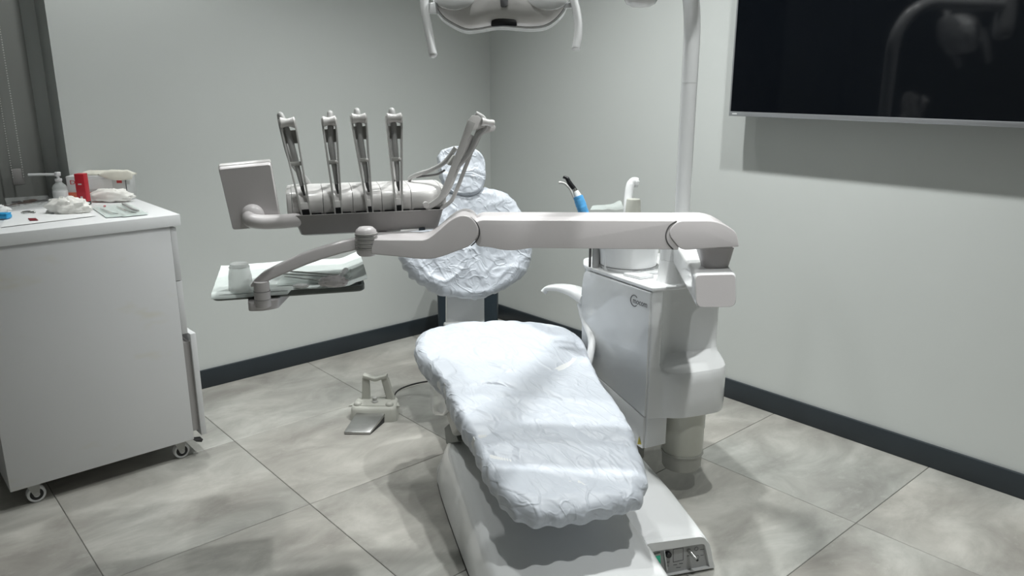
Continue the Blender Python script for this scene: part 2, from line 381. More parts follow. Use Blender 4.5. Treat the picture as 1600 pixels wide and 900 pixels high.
bm = B(); box(bm, tvx+0.035, XR, (y0+y1)/2-0.2, (y0+y1)/2+0.2, zb+0.2, zb+0.52); link('wall_mount', bm, 'black_plastic', t, bevel=0.004)
bm = B(); box(bm, tvx-0.0036, tvx-0.002, y1-0.035, y1-0.015, zb+0.006, zb+0.009); link('brand_mark', bm, 'paper', t, smooth=None)

# ================================================================== CABINET ON CASTORS
cx0, cx1, cy0, cy1, cz0, cz1 = 0.27, 0.833, 2.66, 3.24, 0.072, 0.838
cab = thing('cabinet', (0.55, 2.95, 0), 'white laminate drawer cabinet on castors at the left wall', 'cabinet')
bm = B(); box(bm, cx0, cx1, cy0, cy1, cz0, cz1); link('body', bm, 'laminate', cab, bevel=0.0015)
bm = B(); box(bm, 0.235, 0.868, 2.654, 3.27, cz1, 0.8755); link('worktop', bm, 'laminate_top', cab, bevel=0.0015)
for z0, z1, dx in ((0.652, 0.832, 0), (0.463, 0.649, 0), (0.078, 0.458, 0.026)):
    bm = B(); box(bm, cx1+0.001+dx, cx1+0.020+dx, cy0+0.002, cy1-0.002, z0, z1); d = link('drawer_front', bm, 'laminate', cab, bevel=0.001)
    bm = B(); box(bm, cx1+0.020+dx, cx1+0.032+dx, 2.85, 3.05, (z0+z1)/2+0.03, (z0+z1)/2+0.04); link('handle', bm, 'steel', d, bevel=0.003)
    if dx:
        bm = B(); box(bm, cx1-0.2+0.002, cx1+0.001+dx, cy0+0.012, cy1-0.012, z0+0.02, z1-0.03); link('drawer_box', bm, 'tub_plastic', d, smooth=None)
def castor(x, y):
    g = B(); box(g, x-0.024, x+0.024, y-0.02, y+0.02, 0.068, 0.0725)
    for s in (-1, 1):
        prism(g, [Vector((x-0.020, y+s*0.0145, 0.069)), Vector((x+0.020, y+s*0.0145, 0.069)), Vector((x+0.013, y+s*0.0145, 0.022)), Vector((x-0.001, y+s*0.0145, 0.022))], Vector((0, s*0.002, 0)))
    f = link('castor', g, 'grey_plastic', cab)
    g = B(); lathe(g, Vector((x+0.006, y-0.011, 0.0275)), [(0.019, 0), (0.026, 0), (0.0275, 0.003), (0.0275, 0.019), (0.026, 0.022), (0.019, 0.022)], axis=Vector((0, 1, 0))); link('tyre', g, 'box_white', f)
    g = B(); lathe(g, Vector((x+0.006, y-0.0125, 0.0275)), [(0.0, 0.001), (0.0195, 0.001), (0.0195, 0.024), (0.0, 0.024)], axis=Vector((0, 1, 0))); link('hub', g, 'rubber', f)
    g = B(); lathe(g, Vector((x+0.006, y-0.0165, 0.0275)), [(0.0, 0), (0.008, 0), (0.009, 0.002), (0.009, 0.031), (0.008, 0.033), (0.0, 0.033)], axis=Vector((0, 1, 0))); link('axle_cap', g, 'box_white', f)
for x in (0.335, 0.79):
    for y in (2.70, 3.19): castor(x, y)
bm = B(); prism(bm, [Vector((0.83, 2.655, 0.070)), Vector((0.862, 2.655, 0.064)), Vector((0.856, 2.655, 0.055)), Vector((0.838, 2.655, 0.062))], Vector((0, 0.03, 0))); link('bottom_latch', bm, 'rubber', cab)

# ------------------------------------------------------------------ things on the cabinet
TZ = 0.876
def flat_sheet(bm, pts, z, thick=0.001, amp=0.002, n=22, s=0.0, lift=None):
    a, b, c, d = pts; top = []; bot = []
    for i in range(n+1):
        for j in range(n+1):
            p = a.lerp(b, i/n).lerp(d.lerp(c, i/n), j/n)
            h = z + amp*(1 + crumple(Vector((p.x*1.5, p.y*1.5, s)))) + (lift(i/n, j/n) if lift else 0)
            top.append(bm.verts.new((p.x, p.y, h+thick))); bot.append(bm.verts.new((p.x, p.y, h)))
    m = n+1
    for i in range(n):
        for j in range(n):
            q = (i*m+j, i*m+j+1, (i+1)*m+j+1, (i+1)*m+j)
            bm.faces.new([top[k] for k in q]); bm.faces.new([bot[k] for k in reversed(q)])
    for i in range(n):
        for (k0, k1) in ((i*m, (i+1)*m), ((i+1)*m+n, i*m+n)): bm.faces.new((top[k0], top[k1], bot[k1], bot[k0]))
        for (k0, k1) in ((i+1, i), (n*m+i, n*m+i+1)): bm.faces.new((top[k0], top[k1], bot[k1], bot[k0]))
    return bm
def lump(bm, c, rx, ry, rz, xdir=None, amp=0.25, k=5.0, s=0.0, nu=40, nv=18, floorz=None):
    xd = (xdir or Vector((1, 0, 0))).normalized(); yd = ZV.cross(xd); rings = []
    for i in range(1, nv):
        th = PI*i/nv - PI/2; ring = []
        for j in range(nu):
            ph = 2*PI*j/nu
            n = Vector((math.cos(th)*math.cos(ph), math.cos(th)*math.sin(ph), math.sin(th)))
            q = n*1.6 + Vector((s, s*2, -s))
            cr, _ = noise.voronoi(q*1.7)
            f = 1 + amp*(noise.noise(q*k*0.35)*1.2 + 0.5*(1-2*abs(noise.noise(q*k*0.8))) + 0.5*math.exp(-(cr[1]-cr[0])*7))
            p = c + xd*(n.x*rx*f) + yd*(n.y*ry*f) + ZV*(n.z*rz*f)
            if floorz is not None and p.z < floorz: p.z = floorz + 0.0005*(p.z-floorz)
            ring.append(p)
        rings.append(ring)
    return loft(bm, rings)
# paper sheet
bm = B(); flat_sheet(bm, [PZ(2, 356, TZ), PZ(150, 338, TZ), PZ(128, 322, TZ), PZ(12, 332, TZ)], TZ+0.0005, 0.0006, 0.0006, s=2)
single('paper_sheet', bm, 'paper', PZ(60, 340, TZ), 'thin white paper sheet spread over the cabinet top', 'paper')
# red carton
c = PZ(134.5, 321, TZ)
t = thing('red_carton', c, 'tall narrow red carton with dark base standing before the glove box', 'carton')
bm = B(); box_axes(bm, c + Vector((0, 0.015, 0.062)), RT*0.0165, FH*0.014, ZV*0.049); link('carton_body', bm, 'red_card', t, bevel=0.0012)
bm = B(); box_axes(bm, c + Vector((0, 0.015, 0.0068)), RT*0.0167, FH*0.0142, ZV*0.0062); link('dark_band', bm, 'dark_green', t, bevel=0.001)
for zz, w in ((0.075, 0.006), (0.03, 0.004)):
    bm = B(); box_axes(bm, c + Vector((0, 0.015, zz)) - FH*0.0143, RT*w, FH*0.0003, ZV*0.0022); link('printed_mark', bm, 'box_white', t, smooth=None)
# glove box
gl = PZ(107.5, 314, TZ); gr = PZ(200, 312, TZ); gx = (gr-gl); gx.z = 0; gw = gx.length; gx.normalize(); gy = ZV.cross(gx)
t = thing('glove_box', gl + gx*gw/2, 'white cardboard glove box with orange band and red lettering', 'box')
gh = 0.088
bm = B(); box_axes(bm, gl + gx*gw/2 + gy*0.055 + ZV*(gh/2+0.0008), gx*(gw/2), gy*0.055, ZV*(gh/2)); gbx = link('carton', bm, 'box_white', t, bevel=0.002)
bm = B(); box_axes(bm, gl + gx*gw/2 - gy*0.0004 + ZV*0.0165, gx*(gw/2-0.002), gy*0.0005, ZV*0.0145); link('orange_band', bm, 'orange_print', t, smooth=None)
for xx in (0.0, gw):
    bm = B(); box_axes(bm, gl + gx*xx - gy*0.0004 + ZV*0.044, gx*0.0013, gy*0.0006, ZV*0.042); link('edge_line', bm, 'seam', t, smooth=None)
text_obj('lettering', 'De', 0.022, gl + gx*0.012 - gy*0.0008 + ZV*0.060, gx, ZV, 'red_print', t, ext=0.0003, sx=1.25)
bm = B(); box_axes(bm, gl + gx*(gw-0.022) - gy*0.0008 + ZV*0.067, gx*0.009, gy*0.0004, ZV*0.005); link('printed_badge', bm, 'red_print', t, smooth=None)
bm = B(); box_axes(bm, gl + gx*(gw*0.55) - gy*0.0008 + ZV*0.060, gx*0.045, gy*0.0004, ZV*0.018); link('printed_window', bm, 'paper', t, smooth=None)
# latex gloves on the box
def glove(c, xd, ln, wd, s, label):
    bm = B(); yd = ZV.cross(xd); n = 30; m = 16; top = []; bot = []
    for i in range(n+1):
        u = i/n
        for j in range(m+1):
            w = (j/m-0.5)*2
            ww = wd*(0.75+0.3*math.sin(u*PI) - 0.15*u)
            p = c + xd*((u-0.5)*ln) + yd*(w*ww/2)
            over = max(0, (-(p-gl).dot(gy)))
            h = 0.012*(1-abs(w)**2.5)*(1-abs(2*u-1)**4) + 0.004*crumple(Vector((p.x*2, p.y*2, s))) + 0.004
            q = p + ZV*(h - min(over*0.9, 0.05)) + gy*(over*0.55)
            top.append(bm.verts.new(q)); bot.append(bm.verts.new(p - ZV*(min(over*0.9, 0.05)) + gy*(over*0.55) + ZV*(0.0006 - (0 if over <= 0 else 0.0))))
    M = m+1
    for i in range(n):
        for j in range(m):
            q = (i*M+j, i*M+j+1, (i+1)*M+j+1, (i+1)*M+j)
            bm.faces.new([top[k] for k in q]); bm.faces.new([bot[k] for k in reversed(q)])
    for i in range(n):
        for (k0, k1) in ((i*M, (i+1)*M), ((i+1)*M+m, i*M+m)): bm.faces.new((top[k0], top[k1], bot[k1], bot[k0]))
    for j in range(m):
        for (k0, k1) in ((j+1, j), (n*M+j, n*M+j+1)): bm.faces.new((top[k0], top[k1], bot[k1], bot[k0]))
    single('latex_glove', bm, 'latex', c, label, 'glove', 'latex gloves on the glove box', smooth=60)
gtop = gl + ZV*(gh+0.0015)
glove(gtop + gx*0.10 + gy*0.05, gx, 0.12, 0.07, 1.0, 'flat cream latex glove lying on the left of the glove box')
glove(gtop + gx*0.175 + gy*0.018, (gx*1.0 - gy*0.2).normalized(), 0.12, 0.075, 4.0, 'cream latex glove hanging over the right end of the glove box')
# crumpled tissues
c = PZ(178, 316, TZ)
bm = B(); lump(bm, c + Vector((0, 0.02, 0.02)), 0.070, 0.026, 0.024, RT, 0.22, 5, 3.0, floorz=TZ+0.0008); single('crumpled_tissue', bm, 'tissue', c, 'crumpled white tissue in front of the glove box', 'tissue', 'crumpled tissues on the cabinet', smooth=50)
c = PZ(110, 334, TZ)
bm = B(); lump(bm, c + Vector((0, 0.02, 0.018)), 0.062, 0.036, 0.032, RT, 0.26, 6, 9.0, floorz=TZ+0.0018); single('crumpled_tissue', bm, 'tissue', c, 'creamy crumpled tissue heap left of the red carton', 'tissue', 'crumpled tissues on the cabinet', smooth=50)
# pump bottle
c = PZ(90.5, 313, TZ); c.y = min(c.y, 3.2)
t = thing('pump_bottle', c, 'clear pump bottle with long white spout beside the glove box', 'bottle')
rb = 0.0245
bm = B(); lathe(bm, c + ZV*0.0008, [(rb*0.9, 0), (rb, 0.003), (rb, 0.052), (rb*0.86, 0.060), (rb*0.45, 0.070), (rb*0.4, 0.078)]); link('flask', bm, 'clear_plastic', t)
bm = B(); lathe(bm, c + ZV*0.0015, [(rb*0.93, 0), (rb*0.97, 0.003), (rb*0.97, 0.008)]); link('coloured_base', bm, 'dark_red', t)
bm = B(); lathe(bm, c + ZV*0.012, [(rb*1.005, 0), (rb*1.012, 0.0005), (rb*1.012, 0.030), (rb*1.005, 0.0305)]); link('label_wrap', bm, 'box_white', t)
bm = B(); lathe(bm, c + ZV*0.076, [(0.011, 0), (0.012, 0.002), (0.012, 0.009), (0.005, 0.010), (0.005, 0.018), (0.0095, 0.019), (0.010, 0.021), (0.010, 0.031), (0.008, 0.033)]); hd = link('pump_head', bm, 'white_plastic', t)
bm = B(); tube(bm, catmull([c + ZV*0.1, c + ZV*0.1 - RT*0.05, c + ZV*0.099 - RT*0.105], 6), [0.0055, 0.005, 0.0045, 0.0045], 10); link('spout', bm, 'white_plastic', t)
# clear tray with dark contents
q = [PZ(14, 329, TZ), PZ(79, 322, TZ), PZ(74, 313.5, TZ), PZ(10, 318, TZ)]
t = thing('clear_tray', (q[0]+q[2])/2, 'shallow clear plastic tray with small dark instruments beside the bottle', 'tray')
def basket(bm, q, z0, h, th=0.002, flare=1.06):
    c = (q[0]+q[1]+q[2]+q[3])/4
    def ring(s, z): return rounded([Vector((c.x+(p.x-c.x)*s, c.y+(p.y-c.y)*s, z)) for p in q], 0.012, 3)
    loft(bm, [ring(1, z0), ring(flare, z0+h), ring(flare-0.03, z0+h), ring(0.97, z0+th)])
bm = B(); basket(bm, q, TZ+0.001, 0.018); link('shell', bm, 'tray_clear', t)
for k in range(6):
    f = 0.10 + 0.16*k; p = q[0].lerp(q[1], f).lerp(q[3].lerp(q[2], f), (0.3, 0.7, 0.45, 0.75, 0.3, 0.6)[k])
    d = (RT*1.0 + FH*(0.25, -0.3, 0.1, 0.3, -0.2, 0.15)[k]).normalized()
    bm = B(); tube(bm, catmull([p + ZV*0.008 - d*0.024, p + ZV*0.0085, p + ZV*0.010 + d*0.012, p + ZV*0.009 + d*0.024], 3), [0.0035]*3 + [0.0055]*4 + [0.0035]*4, 8)
    single('small_instrument', bm, ('brown_plastic', 'hose_dark', 'brown_plastic', 'brown_plastic', 'steel', 'hose_dark')[k], p, 'small dental instrument in the clear tray, ' + ('leftmost of six', 'second from the left', 'third from the left', 'third from the bottle', 'second from the bottle', 'nearest the bottle')[k], 'instrument', 'instruments in the clear tray')
# clamp
c = PZ(42, 334, TZ); t = thing('metal_clamp', c, 'small silver dental clamp on the paper sheet', 'clamp')
bm = B(); pts = [c + RT*(0.011*math.cos(a)) + FH*(0.011*math.sin(a)) + ZV*0.006 for a in [0.4+0.24*k for k in range(22)]]; tube(bm, pts, 0.0028, 8); link('bow', bm, 'steel', t)
for k in range(4):
    bm = B(); a = k*1.5; tube(bm, [c + RT*0.004*math.cos(a) + ZV*0.006, c + RT*(0.020*math.cos(a)) + FH*(0.013*math.sin(a)) + ZV*0.0035], [0.003, 0.002], 8); link('jaw', bm, 'steel', t)
bm = B(); tube(bm, [c + RT*0.012 + ZV*0.004, c + RT*0.024 + ZV*0.006, c + RT*0.028 + ZV*0.004], [0.002, 0.005, 0.004], 10); link('knob', bm, 'brushed_steel', t)
# red card, blue box
bm = B(); c = PZ(51.5, 344.5, TZ); q = [PZ(47, 346.5, TZ), PZ(60, 346, TZ), PZ(56, 342.8, TZ), PZ(44, 343, TZ)]
prism(bm, [p + ZV*0.0032 for p in q], ZV*0.0015); single('red_chip', bm, 'dark_red', c, 'small dark red rectangular chip on the cabinet top', 'chip', smooth=None)
c = PZ(-2, 344, TZ); t = thing('blue_case', c, 'bright blue small plastic case at left edge of the cabinet top', 'case')
bm = B(); box_axes(bm, c + FH*0.014 + ZV*0.0100, RT*0.028, FH*0.014, ZV*0.0065); link('case_body', bm, 'blue_plastic', t, bevel=0.004, seg=3)
bm = B(); box_axes(bm, c + FH*0.014 + ZV*0.0190, RT*0.027, FH*0.0135, ZV*0.0025); link('lid', bm, 'blue_plastic', t, bevel=0.002, seg=3)
bm = B(); lump(bm, PZ(-8, 334, TZ) + ZV*0.012, 0.045, 0.03, 0.016, RT, 0.2, 5, 14.0, floorz=TZ+0.003); single('white_cloth', bm, 'paper', PZ(-8, 334, TZ), 'white folded cloth behind the blue case', 'cloth', smooth=50)
# sterilisation pouches
def pouch(q, s, label, z=TZ):
    c = (q[0]+q[2])/2; t = thing('sterilisation_pouch', c, label, 'pouch', 'sterilisation pouches')
    bm = B(); flat_sheet(bm, q, z+0.0008, 0.0006, 0.0008, n=16, s=s); link('paper_back', bm, 'paper_mint', t, smooth=60)
    bm = B(); flat_sheet(bm, q, z+0.004, 0.0005, 0.0022, n=22, s=s+5, lift=lambda i, j: 0.004*math.sin(i*PI)*math.sin(j*PI)); link('clear_film', bm, 'pouch_film', t, smooth=60)
    return t
def probe(p0, p1, r, label, m='steel', group='instruments in pouches'):
    d = (p1-p0); n = d.length; d.normalize(); sd = ZV.cross(d)
    pts = catmull([p0, p0+d*n*0.2, p0+d*n*0.5, p0+d*n*0.8, p0+d*n*0.92+sd*0.004, p1+sd*0.010], 4)
    rr = [r*(0.45+0.55*min(1, 4*min(k/(len(pts)-1)+0.05, 1-k/(len(pts)-1)))) for k in range(len(pts))]
    bm = B(); tube(bm, pts, rr, 8); single('dental_probe', bm, m, (p0+p1)/2, label, 'instrument', group)
pouch([PZ(166, 341, TZ), PZ(196, 339, TZ), PZ(168, 323, TZ), PZ(143, 325, TZ)], 1.0, 'mint sterilisation pouch with a red tab nearest the red carton')
pouch([PZ(192, 340, TZ), PZ(232, 336, TZ), PZ(200, 319, TZ), PZ(168, 322, TZ)], 3.0, 'mint sterilisation pouch at the right end of the cabinet top', z=TZ)
probe(PZ(157, 329, TZ)+ZV*0.0068, PZ(180, 338, TZ)+ZV*0.0068, 0.003, 'slim steel probe in the pouch nearest the red carton')
probe(PZ(183, 326, TZ)+ZV*0.0075, PZ(208, 337, TZ)+ZV*0.0075, 0.003, 'left steel probe of two in the right pouch', 'steel')
probe(PZ(192, 322, TZ)+ZV*0.009, PZ(212, 334, TZ)+ZV*0.009, 0.0065, 'thick grey tool in the right pouch', 'hose')
bm = B(); c = PZ(164, 326.5, TZ); box_axes(bm, c + ZV*0.009, RT*0.003, FH*0.004, ZV*0.003); single('red_tab', bm, 'red_card', c, 'tiny red tab lying on the mint pouch', 'tab', bevel=0.001)

# ================================================================== WASTE BIN IN THE CORNER
c = Vector((2.50, 3.03, 0)); t = thing('waste_bin', c, 'dark navy waste bin in the corner behind the dental chair', 'bin')
pl, pr = PD(687, 480, 4.0), PD(778, 480, 4.0)
def bin_ring(s, z): return rounded([c + RT*(0.148*s*i) + FH*(0.125*s*j) + ZV*z for i, j in ((-1, -1), (1, -1), (1, 1), (-1, 1))], 0.03, 4)
c = PD(732.5, 480, 3.92); c.z = 0; ORG[t] = c.copy(); t.location = c
bm = B(); loft(bm, [bin_ring(0.97, 0), bin_ring(1.0, 0.40)]); link('bin_body', bm, 'navy', t)
bm = B(); loft(bm, [bin_ring(1.02, 0.401), bin_ring(1.02, 0.425), bin_ring(0.9, 0.44)]); link('bin_lid', bm, 'navy', t)

# ================================================================== FOOT PEDAL
pc = PZ(583, 659, 0)
fd = (FH*1.0 + RT*0.03); fd.normalize(); rd = Vector((fd.y, -fd.x, 0))
t = thing('foot_pedal', pc, 'grey foot control with carry handle and steel pedal plate on tiles', 'foot pedal')
def FPt(x, y, z): return pc + rd*x + fd*y + ZV*z
w = 0.094
def ped_ring(s, z, y0=0.0, y1=0.115):
    pts = [FPt(-w*s, y0+0.004, z), FPt(-w*s*0.55, y0-0.006, z), FPt(w*s*0.55, y0-0.006, z), FPt(w*s, y0+0.004, z), FPt(w*s*0.93, y1, z), FPt(-w*s*0.93, y1, z)]
    return rounded(pts, 0.02, 4)
bm = B(); loft(bm, [ped_ring(1.0, 0.0), ped_ring(1.0, 0.004), ped_ring(0.97, 0.045, 0.004), ped_ring(0.94, 0.055, 0.009), ped_ring(0.90, 0.058, 0.014)]); link('pedal_body', bm, 'pedal_plastic', t, smooth=45)
bm = B(); prism(bm, rounded([FPt(-0.066, 0.02, 0.0575), FPt(0.066, 0.02, 0.0575), FPt(0.055, 0.105, 0.0575), FPt(-0.055, 0.105, 0.0575)], 0.02, 3), ZV*0.0025); link('top_plate', bm, 'pedal_plastic', t)
for x, y, r, m in ((-0.065, 0.032, 0.0155, 'pedal_plastic'), (0.062, 0.030, 0.0155, 'pedal_plastic'), (-0.001, 0.055, 0.0125, 'grey_plastic')):
    bm = B(); lathe(bm, FPt(x, y, 0.056), [(r, 0), (r*1.02, 0.007), (r*0.9, 0.012), (r*0.5, 0.016), (0, 0.017)]); link('button', bm, m, t)
bm = B(); lathe(bm, FPt(-0.001, 0.055, 0.072), [(0.0095, 0), (0.0095, 0.008), (0.007, 0.010), (0, 0.0105)]); link('joystick_cap', bm, 'grey_plastic', t)
# handle
for s in (-1, 1):
    bm = B(); k = 0.052 if s < 0 else 0.070
    x0, x1 = (-0.062, -0.028) if s < 0 else (0.040, 0.074)
    X0, X1 = (-0.056, -0.028) if s < 0 else (0.018, 0.048)
    loft(bm, [rounded([FPt(x0, 0.085, 0.055), FPt(x1, 0.085, 0.055), FPt(x1, 0.108, 0.055), FPt(x0, 0.108, 0.055)], 0.006, 3), rounded([FPt(X0, 0.088, 0.150), FPt(X1, 0.088, 0.150), FPt(X1, 0.108, 0.150), FPt(X0, 0.108, 0.150)], 0.006, 3)]); link('handle_post', bm, 'pedal_plastic', t)
bm = B(); pts = catmull([FPt(-0.052, 0.098, 0.157), FPt(-0.030, 0.098, 0.150), FPt(-0.005, 0.098, 0.143), FPt(0.020, 0.098, 0.150), FPt(0.044, 0.098, 0.157)], 5)
loft(bm, [[p - fd*0.016 - ZV*0.007, p + fd*0.016 - ZV*0.007, p + fd*0.016 + ZV*0.007, p - fd*0.016 + ZV*0.007] for p in pts]); link('handle_grip', bm, 'pedal_plastic', t, bevel=0.003)
# pedal plate
bm = B(); P4 = [(-0.088, -0.118), (0.012, -0.118), (0.056, 0.022), (-0.060, 0.022)]
def pz(y): return 0.011 + (y+0.118)*0.23
loft(bm, [[FPt(x, y, 0.002 if y < 0 else 0.03) for x, y in P4], [FPt(x, y, pz(y)) for x, y in P4]]); link('pedal_plate', bm, 'brushed_steel', t, bevel=0.002)
bm = B(); loft(bm, [[FPt(x*0.98, y+0.002, 0.0) for x, y in P4], [FPt(x*0.98, y+0.002, 0.004 if y < 0 else 0.03) for x, y in P4]]); link('plate_underside', bm, 'rubber', t)
for s in (-1, 1):
    bm = B(); prism(bm, [FPt(s*0.075, 0.05, 0.045), FPt(s*0.102, 0.035, 0.047), FPt(s*0.085, 0.085, 0.045)], ZV*0.006); link('side_wing', bm, 'pedal_plastic', t, bevel=0.001)
cend = PZ(690, 594, 0.10)
bm = B(); tube(bm, catmull([FPt(0.055, 0.11, 0.03), PZ(620, 612, 0.03), PZ(640, 602, 0.045), PZ(668, 596, 0.07), PZ(686, 597, 0.08), W(2.50, 0.50, 0.05), W(2.44, 0.53, 0.04)], 8), 0.0032, 8); link('cable', bm, 'rubber', t)

# ================================================================== DENTAL CHAIR
ch = thing('dental_chair', W(2.0, 0.61, 0), 'white dental chair with film covered seat and upright back', 'dental chair')
# base hull: stations along a : (a, halfwidth floor, ridge halfwidth, ridge z, crown z)
CB = 0.62
st = [(1.16, 0.10, 0.06, 0.02, 0.03), (1.20, 0.165, 0.13, 0.045, 0.06), (1.30, 0.215, 0.185, 0.075, 0.095), (1.50, 0.238, 0.207, 0.100, 0.125), (1.70, 0.243, 0.212, 0.115, 0.150), (1.90, 0.245, 0.212, 0.135, 0.178), (2.10, 0.245, 0.21, 0.158, 0.205), (2.25, 0.243, 0.205, 0.170, 0.215), (2.34, 0.238, 0.19, 0.165, 0.205), (2.41, 0.225, 0.165, 0.135, 0.165), (2.44, 0.21, 0.15, 0.10, 0.12), (2.45, 0.20, 0.14, 0.03, 0.04)]
rings = []
for a, hf, hr, zr, zc in st:
    pts = [W(a, CB-hf, 0.004), W(a, CB-hf-0.003, 0.02), W(a, CB-(hf*0.35+hr*0.65)-0.006, zr*0.72), W(a, CB-hr-0.004, zr*0.95), W(a, CB-hr+0.010, zr+0.004), W(a, CB-hr*0.75, zr*0.6+zc*0.4), W(a, CB-hr*0.4, zc*0.9+zr*0.1), W(a, CB, zc)]
    pts += [W(a, 2*CB-p.dot(V), p.z) for p in reversed(pts[:-1])]
    rings.append(pts)
bm = B(); loft(bm, rings); bmesh.ops.subdivide_edges(bm, edges=bm.edges, cuts=1, smooth=0.6, use_grid_fill=True); link('base_hull', bm, 'white_plastic', ch, smooth=55)
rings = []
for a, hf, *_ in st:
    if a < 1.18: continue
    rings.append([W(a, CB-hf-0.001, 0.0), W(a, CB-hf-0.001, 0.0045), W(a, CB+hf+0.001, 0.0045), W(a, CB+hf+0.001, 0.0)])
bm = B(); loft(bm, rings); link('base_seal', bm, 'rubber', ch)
# foot box with control fascia
fb = []
for a, z, b1 in ((1.688, 0.098, 1.028), (1.70, 0.107, 1.026), (1.74, 0.116, 1.024), (1.90, 0.135, 1.022), (2.10, 0.150, 1.015), (2.30, 0.152, 1.005), (2.38, 0.14, 0.99), (2.40, 0.10, 0.98)):
    fb.append([W(a, 0.80, 0.004), W(a, 0.80, z+0.004), W(a, 0.87, z+0.003), W(a, b1-0.05, z), W(a, b1-0.020, z-0.006), W(a, b1-0.005, z-0.022), W(a, b1+0.004, z*0.5), W(a, b1+0.012, 0.006), W(a, b1+0.012, 0.0)])
bm = B(); loft(bm, fb); link('foot_box', bm, 'white_plastic', ch, smooth=50)
af = 1.686
def fascia_pts(a, inset):
    return rounded([PA(1021+inset, 900-inset, a), PA(1019.5+inset, 862+inset, a), PA(1100-inset, 849.5+inset, a), PA(1108-inset, 884-inset, a)], [0.002, 0.012, 0.014, 0.002], 4)
fo = rounded([PA(1012, 906, af-0.012), PA(1010, 850, af-0.012), PA(1100, 838, af-0.012), PA(1107, 850, af-0.012), PA(1117, 887, af-0.012)], [0.0, 0.01, 0.02, 0.02, 0.0], 5)
fi = rounded([PA(1021, 904, af-0.012), PA(1019.5, 862, af-0.012), PA(1099, 849.5, af-0.012), PA(1102, 853, af-0.012), PA(1109, 886, af-0.012)], [0.0, 0.008, 0.010, 0.01, 0.0], 5)
for p in fo + fi: p.z = max(p.z, 0.002)
bm = B(); loft(bm, [fo, fi, [p + U*0.010 for p in fi], [p + U*0.016 for p in fo]], cap=False)
vs = list(bm.verts); n = len(fo)
for j in range(n): bm.faces.new((vs[3*n+j], vs[3*n+(j+1) % n], vs[(j+1) % n], vs[j]))
link('fascia_surround', bm, 'white_plastic', ch, smooth=45)
ap = af - 0.003
bm = B(); pp = rounded([PA(1018, 903, ap), PA(1016, 858, ap), PA(1102, 845, ap), PA(1112, 885, ap)], 0.003, 2)
for p in pp: p.z = max(p.z, 0.004)
prism(bm, pp, U*0.006); pan = link('control_panel', bm, 'fascia_grey', ch)
ORG[pan] = ORG[ch]
def pa(x, y): return PA(x, y, ap)
def quad(name, pts, m, d0, d1, bev=None):
    bm = B(); prism(bm, [p - U*d1 for p in pts], U*(d1-d0)); return link(name, bm, m, pan, bevel=bev)
quad('switch_frame', [pa(1018.5, 866), pa(1031.5, 862.5), pa(1032.3, 883), pa(1019, 887)], 'grey_plastic', 0, 0.004, 0.0008)
quad('power_switch', [pa(1020, 868.5), pa(1030.2, 866), pa(1030.8, 880), pa(1020.5, 883)], 'switch_green', 0.004, 0.007, 0.001)
quad('switch_base', [pa(1019, 886.5), pa(1031.5, 883.5), pa(1031.5, 889), pa(1019, 893)], 'logo_grey', 0, 0.003)
quad('divider', [pa(1036, 858), pa(1037, 857.7), pa(1041.8, 889), pa(1040.4, 889.5)], 'white_plastic', 0, 0.007)
bm = B(); lathe(bm, pa(1043, 865), [(0.0085, 0), (0.0085, 0.009), (0.007, 0.011), (0, 0.0115)], axis=-U); link('knob', bm, 'black_plastic', pan)
for x0, y0, x1, y1 in ((1051.5, 858, 1067, 855.5), (1051.5, 878, 1067.5, 874.5)): quad('printed_frame', [pa(x0, y0), pa(x1, y1), pa(x1, y1+0.8), pa(x0, y0+0.8)], 'logo_grey', 0, 0.0004)
for x0, y0, y1 in ((1051.5, 858, 878), (1067, 855.5, 875)): quad('printed_frame', [pa(x0, y0), pa(x0+0.8, y0), pa(x0+0.8, y1), pa(x0, y1)], 'logo_grey', 0, 0.0004)
for k, (x, y, wd) in enumerate(((1043, 878, 5), (1043, 884, 4), (1055, 882, 6), (1064, 880, 6), (1060, 886, 7), (1097, 858, 6), (1097, 867, 5), (1075, 868, 4))): quad('printed_line', [pa(x-wd/2, y+0.4), pa(x+wd/2, y-0.3), pa(x+wd/2, y+0.5), pa(x-wd/2, y+1.2)], 'logo_grey', 0, 0.0004)
bm = B(); tube(bm, [pa(1076, 860), pa(1076, 860)-U*0.014+ZV*0.001, pa(1080.5, 864.5)-U*0.030], [0.006, 0.0055, 0.0045], 12); link('hose_valve', bm, 'steel', pan)
bm = B(); lathe(bm, pa(1080.7, 864.7)-U*0.029, [(0.0035, 0), (0.0035, 0.004), (0, 0.004)], axis=-U); link('valve_tip', bm, 'black_plastic', pan)
for x, y in ((1088, 857.5), (1089.5, 870.5)):
    bm = B(); c = pa(x, y)-U*0.0004; tube(bm, [c + V*(0.0052*math.cos(2*PI*k/20)) + ZV*(0.0058*math.sin(2*PI*k/20)) for k in range(21)], 0.0005, 6); link('printed_ring', bm, 'logo_grey', pan)
